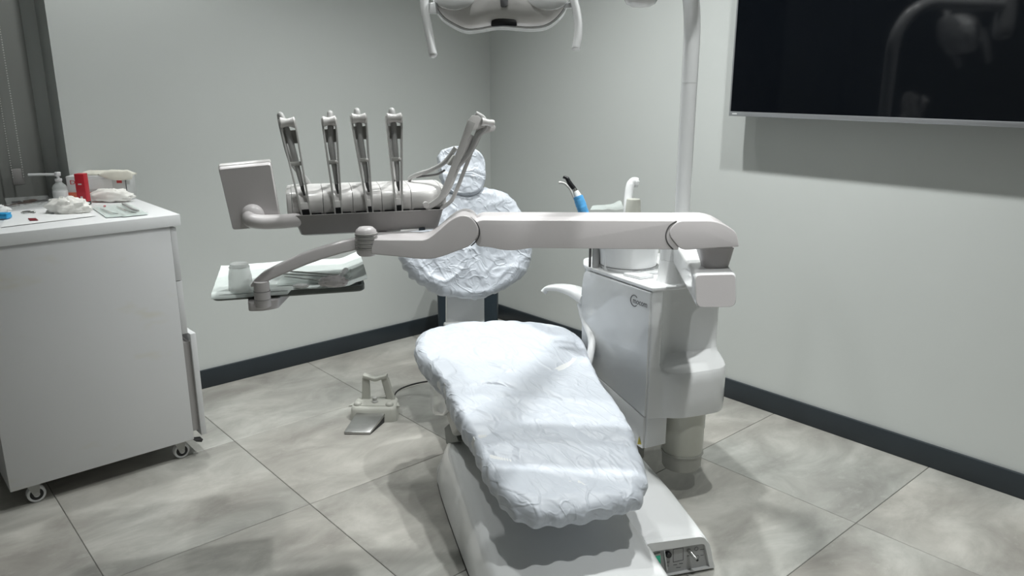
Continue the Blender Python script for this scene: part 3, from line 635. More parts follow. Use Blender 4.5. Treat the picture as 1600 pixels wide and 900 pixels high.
# lift column and seat pan
bm = B(); loft(bm, [rounded([W(1.98, 0.50, 0.16), W(1.98, 0.74, 0.16), W(2.34, 0.74, 0.17), W(2.34, 0.50, 0.17)], 0.03, 3), rounded([W(1.95, 0.48, 0.335), W(1.95, 0.76, 0.335), W(2.38, 0.76, 0.40), W(2.38, 0.48, 0.40)], 0.03, 3)]); link('lift_column', bm, 'grey_plastic', ch)
SS = 0.195
def seat_z(a): return 0.33 + (a-1.59)*SS
SN = Vector((-U.x*SS, -U.y*SS, 1)).normalized()
def SP(a, b, off=0.0): return W(a, b, seat_z(a)) + SN*off
out = [(2.44, 0.335), (2.50, 0.375), (2.53, 0.46), (2.535, 0.56), (2.52, 0.68), (2.485, 0.785), (2.42, 0.868), (2.34, 0.888), (2.20, 0.870), (2.05, 0.864), (1.89, 0.860), (1.77, 0.842), (1.67, 0.818), (1.615, 0.798), (1.58, 0.752), (1.568, 0.65), (1.572, 0.545), (1.588, 0.482), (1.625, 0.440), (1.71, 0.415), (1.83, 0.403), (2.00, 0.386), (2.14, 0.376), (2.25, 0.350), (2.36, 0.328)]
oc = resample(catmull([SP(a, b, -0.035) for a, b in out], 8, closed=True), 420)
cen = SP(2.04, 0.615, -0.035)
prof_in = [(0.3, -0.035), (0.90, -0.035), (0.955, -0.02), (0.965, 0.0), (0.94, 0.018), (0.88, 0.026), (0.5, 0.028), (0.2, 0.028)]
bm = B(); cushion(bm, oc[::6], cen, SN, prof_in); link('seat_cushion', bm, 'box_white', ch)
bm = B(); prism(bm, resample(catmull([SP(2.0+(a-2.0)*0.80, 0.615+(b-0.615)*0.72, -0.083) for a, b in out], 6, True), 60), SN*0.014); link('seat_pan', bm, 'white_plastic', ch)
# flap and bracket below the left edge
bm = B(); fp = [PB(671, 598, 0.388), PB(672, 640, 0.388), PB(677, 649, 0.388), PB(691, 650, 0.388), PB(698, 641, 0.388), PB(692, 605, 0.388)]
prism(bm, [p for p in fp], V*0.03); link('side_flap', bm, 'white_plastic', ch, bevel=0.006, seg=3)
bm = B(); prism(bm, [PB(694, 668, 0.42), PB(702, 661, 0.42), PB(707, 664, 0.42), PB(716, 690, 0.42), PB(697, 694, 0.42)], V*0.03); link('lift_bracket', bm, 'green_grey', ch, bevel=0.004)
bm = B(); prism(bm, [W(2.05, 0.40, 0.33), W(2.35, 0.40, 0.40), W(2.34, 0.40, 0.30), W(2.15, 0.40, 0.26)], V*0.42); link('seat_carrier', bm, 'grey_plastic', ch, bevel=0.01)
# back support
TB = Vector((0, 0, 0))
bm = B(); loft(bm, [rounded([PA(698, 545, 2.80), PA(758, 545, 2.80), PA(758, 545, 2.80)+U*0.03, PA(698, 545, 2.80)+U*0.03], 0.006, 2), rounded([PA(698, 455, 2.845), PA(757, 455, 2.845), PA(757, 455, 2.845)+U*0.03, PA(698, 455, 2.845)+U*0.03], 0.006, 2), rounded([PA(700, 420, 2.89), PA(756, 420, 2.89), PA(756, 420, 2.89)+U*0.03, PA(700, 420, 2.89)+U*0.03], 0.006, 2)]); link('back_support', bm, 'white_plastic', ch)
bm = B(); prism(bm, [W(2.40, 0.50, 0.34), W(2.83, 0.50, 0.34), W(2.835, 0.50, 0.41), W(2.81, 0.50, 0.41), W(2.62, 0.50, 0.385), W(2.40, 0.50, 0.38)], V*0.10); link('back_hinge', bm, 'white_plastic', ch, bevel=0.008)
# backrest plane
BT = 0.30
BNv = (-U + ZV*BT).normalized(); BUp = (ZV + U*BT).normalized(); BO = W(2.765, 0.60, 0.53)
def BP(x, y, off=0.0):
    r = ray(x, y); t = (BO-CAM).dot(BNv)/r.dot(BNv); return CAM + r*t + BNv*off
bo = [(628, 395), (632, 415), (650, 436), (680, 453), (705, 463), (735, 467), (765, 462), (795, 447), (820, 424), (830, 398), (829, 370), (818, 335), (800, 308), (775, 296), (745, 292), (712, 295), (680, 304), (655, 325), (637, 360)]
bout = resample(catmull([BP(*q, -0.03) for q in bo], 8, True), 360); bcen = BP(730, 380, -0.03)
bm = B(); cushion(bm, bout[::6], bcen, BNv, [(0.3, -0.03), (0.9, -0.03), (0.95, -0.01), (0.95, 0.008), (0.92, 0.02), (0.8, 0.027), (0.3, 0.028)]); link('backrest_cushion', bm, 'box_white', ch)
bm = B(); cushion(bm, bout[::6], bcen - BNv*0.045, BNv, [(0.2, -0.035), (0.6, -0.03), (0.85, -0.012), (0.9, 0.01), (0.3, 0.012)]); link('back_shell', bm, 'white_plastic', ch)
ho = [(686, 262), (684, 245), (690, 233), (705, 226), (725, 225), (745, 231), (757, 244), (761, 262), (759, 282), (750, 300), (728, 306), (704, 302), (691, 285)]
HO = BO + BUp*0.47 + BNv*0.02
def HP(x, y, off=0.0):
    r = ray(x, y); t = (HO-CAM).dot(BNv)/r.dot(BNv); return CAM + r*t + BNv*off
hout = resample(catmull([HP(*q, -0.025) for q in ho], 8, True), 140); hcen = HP(723, 265, -0.025)
bm = B(); cushion(bm, hout[::4], hcen, BNv, [(0.3, -0.03), (0.85, -0.03), (0.92, -0.01), (0.92, 0.008), (0.85, 0.02), (0.3, 0.024)]); link('headrest_cushion', bm, 'box_white', ch)
bm = B(); tube(bm, [HP(724, 290, -0.07), HP(724, 330, -0.07), HP(724, 370, -0.085)], 0.018, 12, flat=(V, 2.2)); link('headrest_stem', bm, 'steel', ch)
# armrest by the unit
def sect(p, wv, hv): return rounded([p - wv - hv, p + wv - hv, p + wv + hv, p - wv + hv], min(wv.length, hv.length)*0.95, 4)
ap0 = [(PZ(849, 457, 0.575), 0.009, 0.011), (PZ(857, 450, 0.592), 0.019, 0.009), (PZ(877, 449.5, 0.602), 0.027, 0.011), (PZ(897, 455, 0.604), 0.030, 0.016), (PZ(911, 463, 0.599), 0.030, 0.020), (PZ(918, 468, 0.596), 0.028, 0.020)]
bm = B(); pts = catmull([p for p, _, _ in ap0], 4); rings = []
for i, p in enumerate(pts):
    f = i/(len(pts)-1)*(len(ap0)-1); k = min(int(f), len(ap0)-2); g = f-k
    ww = ap0[k][1]*(1-g)+ap0[k+1][1]*g; hh = ap0[k][2]*(1-g)+ap0[k+1][2]*g
    d = (pts[min(i+1, len(pts)-1)]-pts[max(i-1, 0)]).normalized(); sv = ZV.cross(d).normalized(); hv = d.cross(sv)
    rings.append(sect(p, sv*ww, hv*hh))
loft(bm, rings); ar = link('armrest', bm, 'white_plastic', ch, smooth=50)
a0 = PZ(907, 474, 0.575)
bm = B(); pts = [a0, PB(914, 502, a0.dot(V)+0.004), PB(925, 536, a0.dot(V)+0.004), W(2.24, 0.86, 0.39)]
tube(bm, catmull(pts, 5), 0.013, 14, flat=(U, 1.3)); link('armrest_post', bm, 'white_plastic', ar); ORG[ar] = ORG[ch]

# ------------------------------------------------------------------ film covers (separate, removable)
prof = [(0.70, -0.058), (0.80, -0.056), (0.88, -0.053), (0.93, -0.049), (0.96, -0.042), (0.985, -0.030), (0.998, -0.015), (1.0, 0.0), (0.994, 0.012), (0.98, 0.022), (0.962, 0.029), (0.94, 0.034)] + [(s/100, 0.0365 + 0.004*(1-s/100)) for s in range(91, 2, -2)]
bm = B(); cushion(bm, oc, cen, SN, prof, pleat=0.010, nple=46)
roughen(bm, 0.0066, 1.0, 3.3)
single('seat_cover', bm, 'cover_film', W(2.04, 0.61, 0.35), 'crinkled white plastic film cover over the seat of the dental chair', 'cover', 'film covers on the chair', smooth=65)
prof = [(0.62, -0.055), (0.78, -0.054), (0.88, -0.05), (0.94, -0.043), (0.975, -0.032), (0.995, -0.015), (1.0, 0.0), (0.99, 0.014), (0.965, 0.025), (0.93, 0.031)] + [(s/100, 0.034 + 0.003*(1-s/100)) for s in range(89, 2, -2)]
bm = B(); cushion(bm, bout, bcen, BNv, prof, pleat=0.014, nple=34)
def low(p): return 1.0 + 0.9*max(0, min(1, (0.78-p.z)*5))
roughen(bm, 0.0048, 1.15, 8.1, low)
single('backrest_cover', bm, 'cover_film', W(2.8, 0.6, 0.53), 'crinkled white plastic film cover over the round backrest', 'cover', 'film covers on the chair', smooth=65)
bm = B(); cushion(bm, hout, hcen, BNv, [(s, h*0.85) for s, h in prof[:-1]], pleat=0.02, nple=18)
roughen(bm, 0.0042, 1.4, 5.0)
single('headrest_cover', bm, 'cover_film', hcen, 'crinkled white plastic film cover over the small headrest', 'cover', 'film covers on the chair', smooth=65)

# ================================================================== WATER UNIT
wu = thing('water_unit', W(2.22, 1.08, 0), 'glossy white dental water unit with spittoon right of the chair', 'water unit')
ZT = 0.705
def sec(kind, z):
    up = [(.986, 2.036), (1.022, 2.036), (1.036, 2.085), (1.075, 2.130), (1.262, 2.140), (1.287, 2.165), (1.285, 2.40), (1.21, 2.45), (.93, 2.45), (.894, 2.36)]
    lo = [(.986, 2.036), (1.028, 2.034), (1.055, 2.020), (1.100, 2.005), (1.228, 2.018), (1.262, 2.055), (1.275, 2.40), (1.21, 2.45), (.93, 2.45), (.894, 2.36)]
    pts = [W(u_[1]*(1-kind)+l_[1]*kind, u_[0]*(1-kind)+l_[0]*kind, z) for u_, l_ in zip(up, lo)]
    return rounded(pts, [0.006, 0.012, 0.03, 0.04, 0.03, 0.02, 0.03, 0.03, 0.03, 0.03], 5)
bm = B(); loft(bm, [sec(k, z) for k, z in ((0.96, 0.298), (1.0, 0.31), (1.0, 0.36), (1.0, 0.405), (0.975, 0.432), (0.92, 0.443), (0.75, 0.449), (0.45, 0.453), (0.18, 0.458), (0.05, 0.470), (0.0, 0.50), (0.0, 0.62), (0.0, ZT))]); link('unit_body', bm, 'white_plastic', wu, smooth=40)
bm = B(); pl = rounded([W(2.030, 0.981, ZT), W(2.033, 1.10, ZT), W(2.10, 1.24, ZT), W(2.14, 1.290, ZT), W(2.41, 1.290, ZT), W(2.46, 1.21, ZT), W(2.46, 0.925, ZT), W(2.36, 0.887, ZT)], [0.012, 0.03, 0.03, 0.02, 0.03, 0.03, 0.03, 0.03], 5)
prism(bm, pl, ZV*0.013); link('top_plate', bm, 'white_plastic', wu, bevel=0.004, seg=3)
# left leg wall below the body, right flap
bm = B(); prism(bm, [W(2.036, .986, 0.197), W(2.036, 1.055, 0.205), W(2.09, 1.065, 0.205), W(2.38, .965, 0.20), W(2.36, .894, 0.20)], ZV*0.108); link('leg_wall', bm, 'white_plastic', wu, bevel=0.004)
bm = B(); prism(bm, [W(2.13, 1.215, 0.19), W(2.14, 1.250, 0.185), W(2.32, 1.250, 0.185), W(2.30, 1.225, 0.19)], ZV*0.118); link('rear_flap', bm, 'white_plastic', wu, bevel=0.004)
# support to the chair base
bm = B(); cbox(bm, 2.15, 2.36, 0.93, 1.04, 0.10, 0.25); link('unit_bracket', bm, 'grey_plastic', wu, bevel=0.006)
# side panel (with bevelled gap) and lower strip
n0 = W(2.036, .986, 0); n1 = W(2.36, .894, 0); pd = (n1-n0).normalized(); pn = Vector((pd.y, -pd.x, 0))
if pn.dot(V) > 0: pn = -pn
def SPn(x, y, off):
    r = ray(x, y); o = n0 + pn*off; t = (o-CAM).dot(pn)/r.dot(pn); return CAM + r*t
L = (n1-n0).length
def sp(s, z, off=0.0): return n0 + pd*(L*s) + pn*off + ZV*z
pb = SPn(1010, 653, 0.006)
zs = pb.z; zfar = SPn(957, 608, 0.006); sfar = (zfar-n0).dot(pd)/L; slope = (zfar.z-zs)/(sfar-0.02)
bm = B(); prism(bm, rounded([sp(0.012, zs), sp(0.012, ZT-0.004), sp(0.97, ZT-0.004), sp(1.0, ZT-0.03), sp(1.03, ZT-0.10), sp(1.0, ZT-0.2), sp(1.0, zs+slope)], [0.002, 0.002, 0.02, 0.05, 0.05, 0.02, 0.01], 4), pn*0.007); pnl = link('side_panel', bm, 'panel_gloss', wu, bevel=0.0015)
bm = B(); prism(bm, [sp(0.012, 0.198), sp(0.012, zs-0.003), sp(1.0, zs+slope-0.003), sp(1.0, 0.205)], pn*0.009); link('lower_strip', bm, 'white_plastic', wu, bevel=0.002)
ORG[pnl] = ORG[wu]
# logo
lo = SPn(991.5, 474, 0.0075); xd = -pd; 
text_obj('logo_text', 'mocom', 0.0265, lo + xd*(-0.009), xd, ZV, 'logo_grey', pnl, ext=0.0003, sx=0.82)
bm = B(); lc = lo + xd*(-0.002) + ZV*0.008; R_ = 0.0165
tube(bm, [lc + xd*(R_*math.cos(a)) + ZV*(R_*1.05*math.sin(a)) for a in [0.75+0.19*k for k in range(26)]], 0.0014, 6); link('logo_ring', bm, 'logo_grey', pnl)
bm = B(); tq = [SPn(996, 694, 0.0105), SPn(1002, 694.5, 0.0105), SPn(998.5, 682, 0.0105)]; prism(bm, tq, pn*0.0004); wt = link('warning_triangle', bm, 'yellow_print', wu, smooth=None)
ctr = (tq[0]+tq[1]+tq[2])/3
bm = B(); box_axes(bm, ctr + pn*0.0006, pd*0.0009, pn*0.0002, ZV*0.005); link('warning_bolt', bm, 'logo_grey', wu, smooth=None)
# canister
cc = W(2.105, 1.150, 0); r = 0.066
bm = B(); lathe(bm, cc, [(r*0.97, 0.142), (r, 0.150), (r, 0.325)], seg=40); link('canister', bm, 'cream_plastic', wu)
bm = B(); lathe(bm, cc, [(0, 0.086), (r*0.90, 0.086), (r*0.95, 0.092), (r*0.97, 0.136), (r*1.04, 0.138), (r*1.04, 0.1425), (r*0.97, 0.1435)], seg=40); link('canister_cup', bm, 'cream_clear', wu)
# arm post, spittoon
tp0 = PZ(1046, 439, ZT+0.013)
bm = B(); lathe(bm, tp0, [(0.040, 0), (0.038, 0.004), (0.034, 0.05), (0.033, 0.068)], seg=32); link('post', bm, 'white_plastic', wu)
bm = B(); lathe(bm, tp0 + ZV*0.0685, [(0.0325, 0), (0.0325, 0.0012), (0.0325, 0.06), (0.02, 0.066)], seg=32); link('post_cap', bm, 'white_plastic', wu)
bc = PZ(985, 424, ZT+0.013)
bm = B(); lathe(bm, bc + FH*0.055, [(0.088, 0.0), (0.090, 0.012), (0.0915, 0.014), (0.093, 0.045), (0.094, 0.052), (0.10, 0.09), (0.105, 0.095), (0.098, 0.095), (0.085, 0.055), (0.03, 0.04), (0.0, 0.038)], seg=48); link('spittoon_bowl', bm, 'white_plastic', wu, smooth=30)
bm = B(); lathe(bm, bc + FH*0.055, [(0.0925, 0.0130), (0.0935, 0.0135), (0.0935, 0.0146), (0.0925, 0.015)], seg=48); link('bowl_seam', bm, 'seam', wu)
# tap and cup filler: stand behind the bowl
d = 2.62
tb = PD(981, 345, d); tt = PD(985, 284, d)
base = Vector((PD(981, 332, d).x, PD(981, 332, d).y, ZT+0.013))
bm = B(); tube(bm, catmull([base, PD(980, 335, d), PD(982, 305, d), PD(985, 289, d), PD(990, 283, d), PD(996, 284, d)], 6), [0.013]*20 + [0.012]*30, 16, flat=(RT, 1.1)); link('water_tap', bm, 'white_plastic', wu)
bm = B(); lathe(bm, PD(994, 285, d) - ZV*0.016, [(0.006, 0), (0.007, 0.008), (0.011, 0.009), (0.0115, 0.020), (0.008, 0.024)]); link('tap_nozzle', bm, 'white_plastic', wu)
# bits lying on the unit
cup_b = PD(988, 358, 2.54); top = PD(988, 309, 2.54); cz = cup_b.z; chh = top.z-cz
bm = B(); box_axes(bm, cup_b + FH*0.03 - ZV*0.0065, RT*0.034, FH*0.07, ZV*0.006); link('cup_shelf', bm, 'white_plastic', wu, bevel=0.004)
t = thing('cup_filler', cup_b, 'white upturned cap with small dark print before the tap', 'cap')
bm = B(); lathe(bm, cup_b, [(0.029, 0.0), (0.029, 0.004), (0.0225, chh-0.004), (0.0205, chh), (0.0, chh-0.001)]); link('cap_body', bm, 'cream_plastic', t)
for k in range(5):
    bm = B(); box_axes(bm, PD(981+3.2*k, 329.5-(k % 2), 2.54) - FH*(0.0245-0.0012*(k-2)**2), RT*0.0022, FH*0.0008, ZV*(0.0022+0.0008*(k % 3))); link('printed_mark', bm, 'logo_grey', t)
for k, (q, h, lab) in enumerate((([(974, 431), (1000, 437), (1022, 434), (998, 428)], 0.010, 'flat white plastic piece on the unit top beside the post'), ([(990, 437.5), (1030, 436), (1028, 431), (1000, 431)], 0.007, 'thin white strip on the unit top behind the flat piece'))):
    if k == 1: q = [(p[0]+8, p[1]-8) for p in q]
    bm = B(); prism(bm, [PZ(x, y, ZT+0.0135) for x, y in q], ZV*h); single('plastic_piece', bm, 'white_plastic', PZ(*q[0], ZT+0.0135), lab, 'plastic piece', bevel=0.002)
# assistant's holder with the blue wrapped handpiece and clear sleeve
hz = PD(930, 405, 2.52)
hs = thing('suction_holder', Vector((hz.x, hz.y, ZT+0.013)), 'white bracket with grey suction hoses behind the delivery arm', 'holder')
hb = Vector((PD(938, 350, 2.50).x, PD(938, 350, 2.50).y, ZT+0.013))
bm = B(); box_axes(bm, PD(945, 338, 2.46), RT*0.07, FH*0.022, ZV*0.010); link('holder_bar', bm, 'white_plastic', hs, bevel=0.005, seg=3)
bm = B(); q0 = PD(952, 345, 2.46); tube(bm, [Vector((q0.x, q0.y, ZT+0.014)), q0], 0.012, 12); link('holder_stem', bm, 'white_plastic', hs)
for k, (x, r, m) in enumerate(((921.5, 0.004, 'hose_dark'), (931, 0.0125, 'hose'), (939.5, 0.004, 'hose'))):
    p = PZ(x, 417, ZT+0.014); bm = B(); tube(bm, [p, p+ZV*0.05, p+ZV*0.11], r, 12); link('suction_hose', bm, m, hs)
e0, e1 = PD(913, 336, 2.46), PD(903, 307, 2.46)
t = thing('curing_handpiece', e0, 'blue film wrapped handpiece with curved black tip', 'handpiece')
bm = B(); pts = catmull([e0, e0.lerp(e1, 0.5), e1], 10); tube(bm, pts, [0.016+0.0016*noise.noise(Vector((i*0.7, 0, 3))) for i in range(40)], 14); roughen(bm, 0.0012, 6, 2); link('blue_wrap', bm, 'blue_wrap', t)
bm = B(); tube(bm, [e1, PD(899, 299, 2.46)], [0.0125, 0.0095], 14); link('collar', bm, 'box_white', t)
bm = B(); tube(bm, [PD(899, 299, 2.46), PD(896.5, 294, 2.46)], [0.0085, 0.0075], 14); link('metal_ring', bm, 'steel', t)
bm = B(); tube(bm, catmull([PD(897, 295, 2.46), PD(890, 286, 2.46), PD(886, 279, 2.46), PD(880, 276, 2.46)], 6), [0.0078]*8+[0.007]*5+[0.0055]*8, 12); link('black_tip', bm, 'black_plastic', t)
t = thing('saliva_ejector', PD(893, 305, 2.49), 'thin white curved suction tip beside the blue handpiece', 'suction tip')
bm = B(); tube(bm, catmull([PD(905, 330, 2.49), PD(893, 300, 2.49), PD(886, 290, 2.49), PD(880, 286, 2.49), PD(873, 285.5, 2.49)], 6), 0.0035, 10); link('tip_tube', bm, 'chain_white', t)
bm = B(); lathe(bm, PD(873, 285.5, 2.49), [(0.0042, 0), (0.0046, 0.003), (0.0042, 0.009)], axis=RT); link('tip_end', bm, 'chain_white', t)
q = [PD(919, 331, 2.52), PD(972, 330, 2.46), PD(975, 320, 2.52), PD(925, 325, 2.58)]
zq = PD(945, 337, 2.46).z + 0.012
bm = B(); flat_sheet(bm, [Vector((p.x, p.y, zq)) for p in (PZ(922, 331, zq), PZ(976, 331, zq), PZ(970, 319, zq), PZ(925, 327, zq))], zq-0.001, 0.0008, 0.006, s=6.0)
single('plastic_sleeve', bm, 'pouch_film', PZ(945, 328, zq), 'clear crumpled plastic sleeve lying beside the blue handpiece', 'sleeve', smooth=60)

# ================================================================== DELIVERY UNIT
DA = 1.90
du = thing('delivery_unit', PD(1118, 455, 1.97), 'grey white delivery arm with instrument table, whip arms and screen', 'delivery unit')
pole = PD(1065.5, 332, 2.42)
# support arm from the pole hub to the pivot block
fr = [(1085, 433), (1146, 429), (1151, 436), (1150, 476), (1143, 482), (1092, 481), (1085, 474)]
fr3 = rounded([PD(x, y, DA) for x, y in ((1084.5, 428.5), (1151, 427), (1151.5, 481), (1086, 481.5))], [0.012, 0.012, 0.02, 0.02], 6)
back_dir = Vector((math.cos(math.radians(44.3)), math.sin(math.radians(44.3)), 0))
fc = sum(fr3, Vector())/len(fr3)
bm = B(); loft(bm, [[fc + (p-fc)*0.90 - back_dir*0.0 for p in fr3], [fc + (p-fc)*0.965 + back_dir*0.002 for p in fr3], [p + back_dir*0.008 for p in fr3], [p + back_dir*0.06 for p in fr3], [p + back_dir*0.50 for p in fr3]]); link('support_arm', bm, 'white_plastic', du, smooth=45)
bm = B(); q = [fc + (p-fc)*0.93 - back_dir*0.0012 for p in fr3]; prism(bm, q, back_dir*0.002); link('end_cap', bm, 'arm_plastic', du)
pv0, pv1 = PD(1116, 424, 1.985), PD(1115, 388, 1.985)
def sq(c, wx, wy, z): return rounded([Vector((c.x, c.y, z)) + RT*(wx*i) + FH*(wy*j) for i, j in ((-1, -1), (1, -1), (1, 1), (-1, 1))], 0.02, 5)
bm = B(); loft(bm, [sq(pv0, 0.026, 0.026, pv0.z-0.004), sq(pv0, 0.027, 0.027, pv0.z), sq(pv0, 0.030, 0.03, pv0.z+0.012), sq(pv1, 0.044, 0.045, pv1.z+0.01)]); link('pivot', bm, 'arm_plastic', du)
# shoulder (end cap of the beam)
TH = FH*0.125
def arm_body(name, px, depth, th, rr, bev, m='arm_plastic', n=5):
    pts = rounded([PD(x, y, depth) for x, y in px], rr, n)
    bm = B(); prism(bm, pts, th); return link(name, bm, m, du, bevel=bev, seg=4, smooth=30)
sh = arm_body('shoulder', [(1042, 364), (1058, 345), (1121, 344.5), (1151, 362), (1155, 385.5), (1064, 391)], DA, TH*0.98, [0.02, 0.015, 0.03, 0.015, 0.004, 0.015], 0.010)
bm = B(); prism(bm, rounded([PD(x, y, DA+0.003) for x, y in ((736, 352), (750, 344), (1064, 345), (1060, 390), (830, 387.5), (806, 391.5), (785, 391), (765, 386), (745, 385))], [0.02, 0.01, 0.004, 0.0, 0.01, 0.02, 0.02, 0.02, 0.01], 4), TH*0.97); link('main_beam', bm, 'arm_plastic', du, bevel=0.010, seg=4, smooth=30)
# dark gap ring at the shoulder joint and the elbow
def arc_gap(name, px, depth):
    bm = B(); pts = catmull([PD(x, y, depth) for x, y in px], 6); tube(bm, pts, 0.0016, 6); link(name, bm, 'seam', du)
arc_gap('shoulder_gap', [(1057, 345.5), (1046, 353), (1040.5, 366), (1043, 379), (1052, 389.5)], DA+0.0025)
# elbow segment
arm_body('forearm', [(580, 397.5), (580, 374), (600, 374.5), (664, 375), (676, 368), (706, 342), (722, 335.5), (736, 339), (747, 353), (748.5, 368), (734, 385), (690, 401.5), (674, 405), (654, 405), (620, 401)], DA-0.006, TH*0.85, [0.004, 0.004, 0, 0.01, 0.02, 0.015, 0.012, 0.012, 0.015, 0.012, 0.012, 0.02, 0.01, 0.01, 0.0], 0.009)
arc_gap('elbow_gap', [(735, 339.5), (745, 349), (749.5, 362), (746, 374), (736, 384.5)], DA-0.0015)
# wrist joint with bellows
wj = PD(573.5, 396, DA+0.020); zt = PD(575, 353, DA+0.008).z
bm = B(); lathe(bm, Vector((wj.x, wj.y, 0)), [(0.020, wj.z-0.004), (0.025, wj.z+0.002), (0.0268, wj.z+0.01), (0.0268, zt-0.02), (0.0245, zt-0.009), (0.017, zt-0.002), (0.006, zt), (0.0, zt)], seg=32); link('wrist_joint', bm, 'arm_plastic', du)
for k in range(9):
    z = wj.z + 0.012 + k*0.0047
    bm = B(); lathe(bm, Vector((wj.x, wj.y, z)), [(0.0266, 0), (0.0277, 0.0006), (0.0277, 0.0018), (0.0266, 0.0024)], seg=32); link('bellows_ridge', bm, 'steel' if k % 2 else 'grey_plastic', du)
# blue and white tag lying on the forearm
bm = B(); c = PD(648, 361, DA+0.08); tg = thing('paper_strip', c, 'small white strip with navy end lying on the delivery forearm', 'strip')
z_t = PD(648, 375, DA-0.006).z + 0.001
p0, p1, p2 = PZ(626, 362.5, z_t), PZ(655, 359.6, z_t), PZ(664.5, 358.8, z_t)
box_axes(bm, (p0+p1)/2 + ZV*0.0025, (p1-p0)/2, FH*0.008, ZV*0.0022); link('strip', bm, 'paper', tg, smooth=None)
bm = B(); box_axes(bm, (p1+p2)/2 + ZV*0.0035, (p2-p1)/2, FH*0.0085, ZV*0.0032); link('navy_end', bm, 'navy', tg, smooth=None)

# instrument table
AF = 1.96                                    # front edge of tub (a coordinate)
ta, tb_ = PA(456.5, 342, AF), PA(694, 323, AF)
b0, b1 = ta.dot(V), tb_.dot(V); ztub = (ta.z+tb_.z)/2
zbt = PA(470, 369, AF+0.02).z
bm = B()
def trg(s0, s1, f, z): return rounded([W(AF+f, b0+s0, z), W(AF+f, b1-s1, z), W(AF+0.20-f*0.6, b1-s1, z), W(AF+0.20-f*0.6, b0+s0, z)], 0.012, 4)
loft(bm, [trg(0.024, 0.018, 0.022, zbt), trg(0.018, 0.014, 0.014, zbt+0.004), trg(0.002, 0.002, 0.001, ztub-0.004), trg(0.0, 0.0, 0.0, ztub), trg(0.006, 0.006, 0.006, ztub), trg(0.008, 0.008, 0.01, ztub-0.008)]); link('table_tub', bm, 'tub_plastic', du, smooth=35)
dc = PA(596, 352, AF+0.10)
bm = B(); lathe(bm, Vector((dc.x, dc.y, zbt-0.026)), [(0.03, 0), (0.034, 0.010), (0.06, 0.022), (0.066, 0.028)], seg=36); link('table_swivel', bm, 'tub_plastic', du)
# five handpiece modules with rounded fronts, and rear shell
AH = AF + 0.028
zm0 = PA(456, 333, AH).z; zm1 = PA(456, 298, AH+0.03).z
def modprof(b):
    P_ = [(0.010, 0.0), (0.002, 0.005), (0.0, 0.014), (0.000, 0.030), (0.004, 0.041), (0.011, 0.049), (0.020, 0.053), (0.06, 0.058), (0.13, 0.058), (0.145, 0.050), (0.15, 0.0)]
    s = (zm1-zm0+0.012)/0.059
    return [W(AH+x, b, zm0-0.008+h*s) for x, h in P_]
bs = [PA(x, 316, AH).dot(V) for x in (456, 505, 551.5, 597, 643, 690.5)]
for k in range(5):
    g = 0.0007; rg = []
    for f, sc in ((0, 0.992), (0.012, 1.0), (0.988, 1.0), (1, 0.992)):
        b_ = bs[k]+g + (bs[k+1]-bs[k]-2*g)*f; rr = modprof(b_); ce = sum(rr, Vector())/len(rr); rg.append([ce + (p-ce)*sc for p in rr])
    bm = B(); loft(bm, rg); link('instrument_module', bm, 'head_plastic', du, smooth=28)
    bm = B(); zz = zm0-0.009; prism(bm, [W(AH-0.004, bs[k]+0.006, zz), W(AH+0.01, bs[k]+0.006, zz), W(AH+0.01, bs[k+1]-0.006, zz), W(AH-0.004, bs[k+1]-0.006, zz)], ZV*0.007); link('module_slot', bm, 'black_plastic', du)
for e_, bb in ((-1, bs[0]), (1, bs[5])):
    rr = modprof(bb + e_*0.0006); ce = sum(rr, Vector())/len(rr)
    bm = B(); loft(bm, [[ce + (p-ce)*0.99 for p in rr], [ce + (p-ce)*0.96 + V*(e_*0.008) for p in rr], [ce + (p-ce)*0.86 + V*(e_*0.012) for p in rr]]); link('end_cheek', bm, 'head_plastic', du, smooth=50)

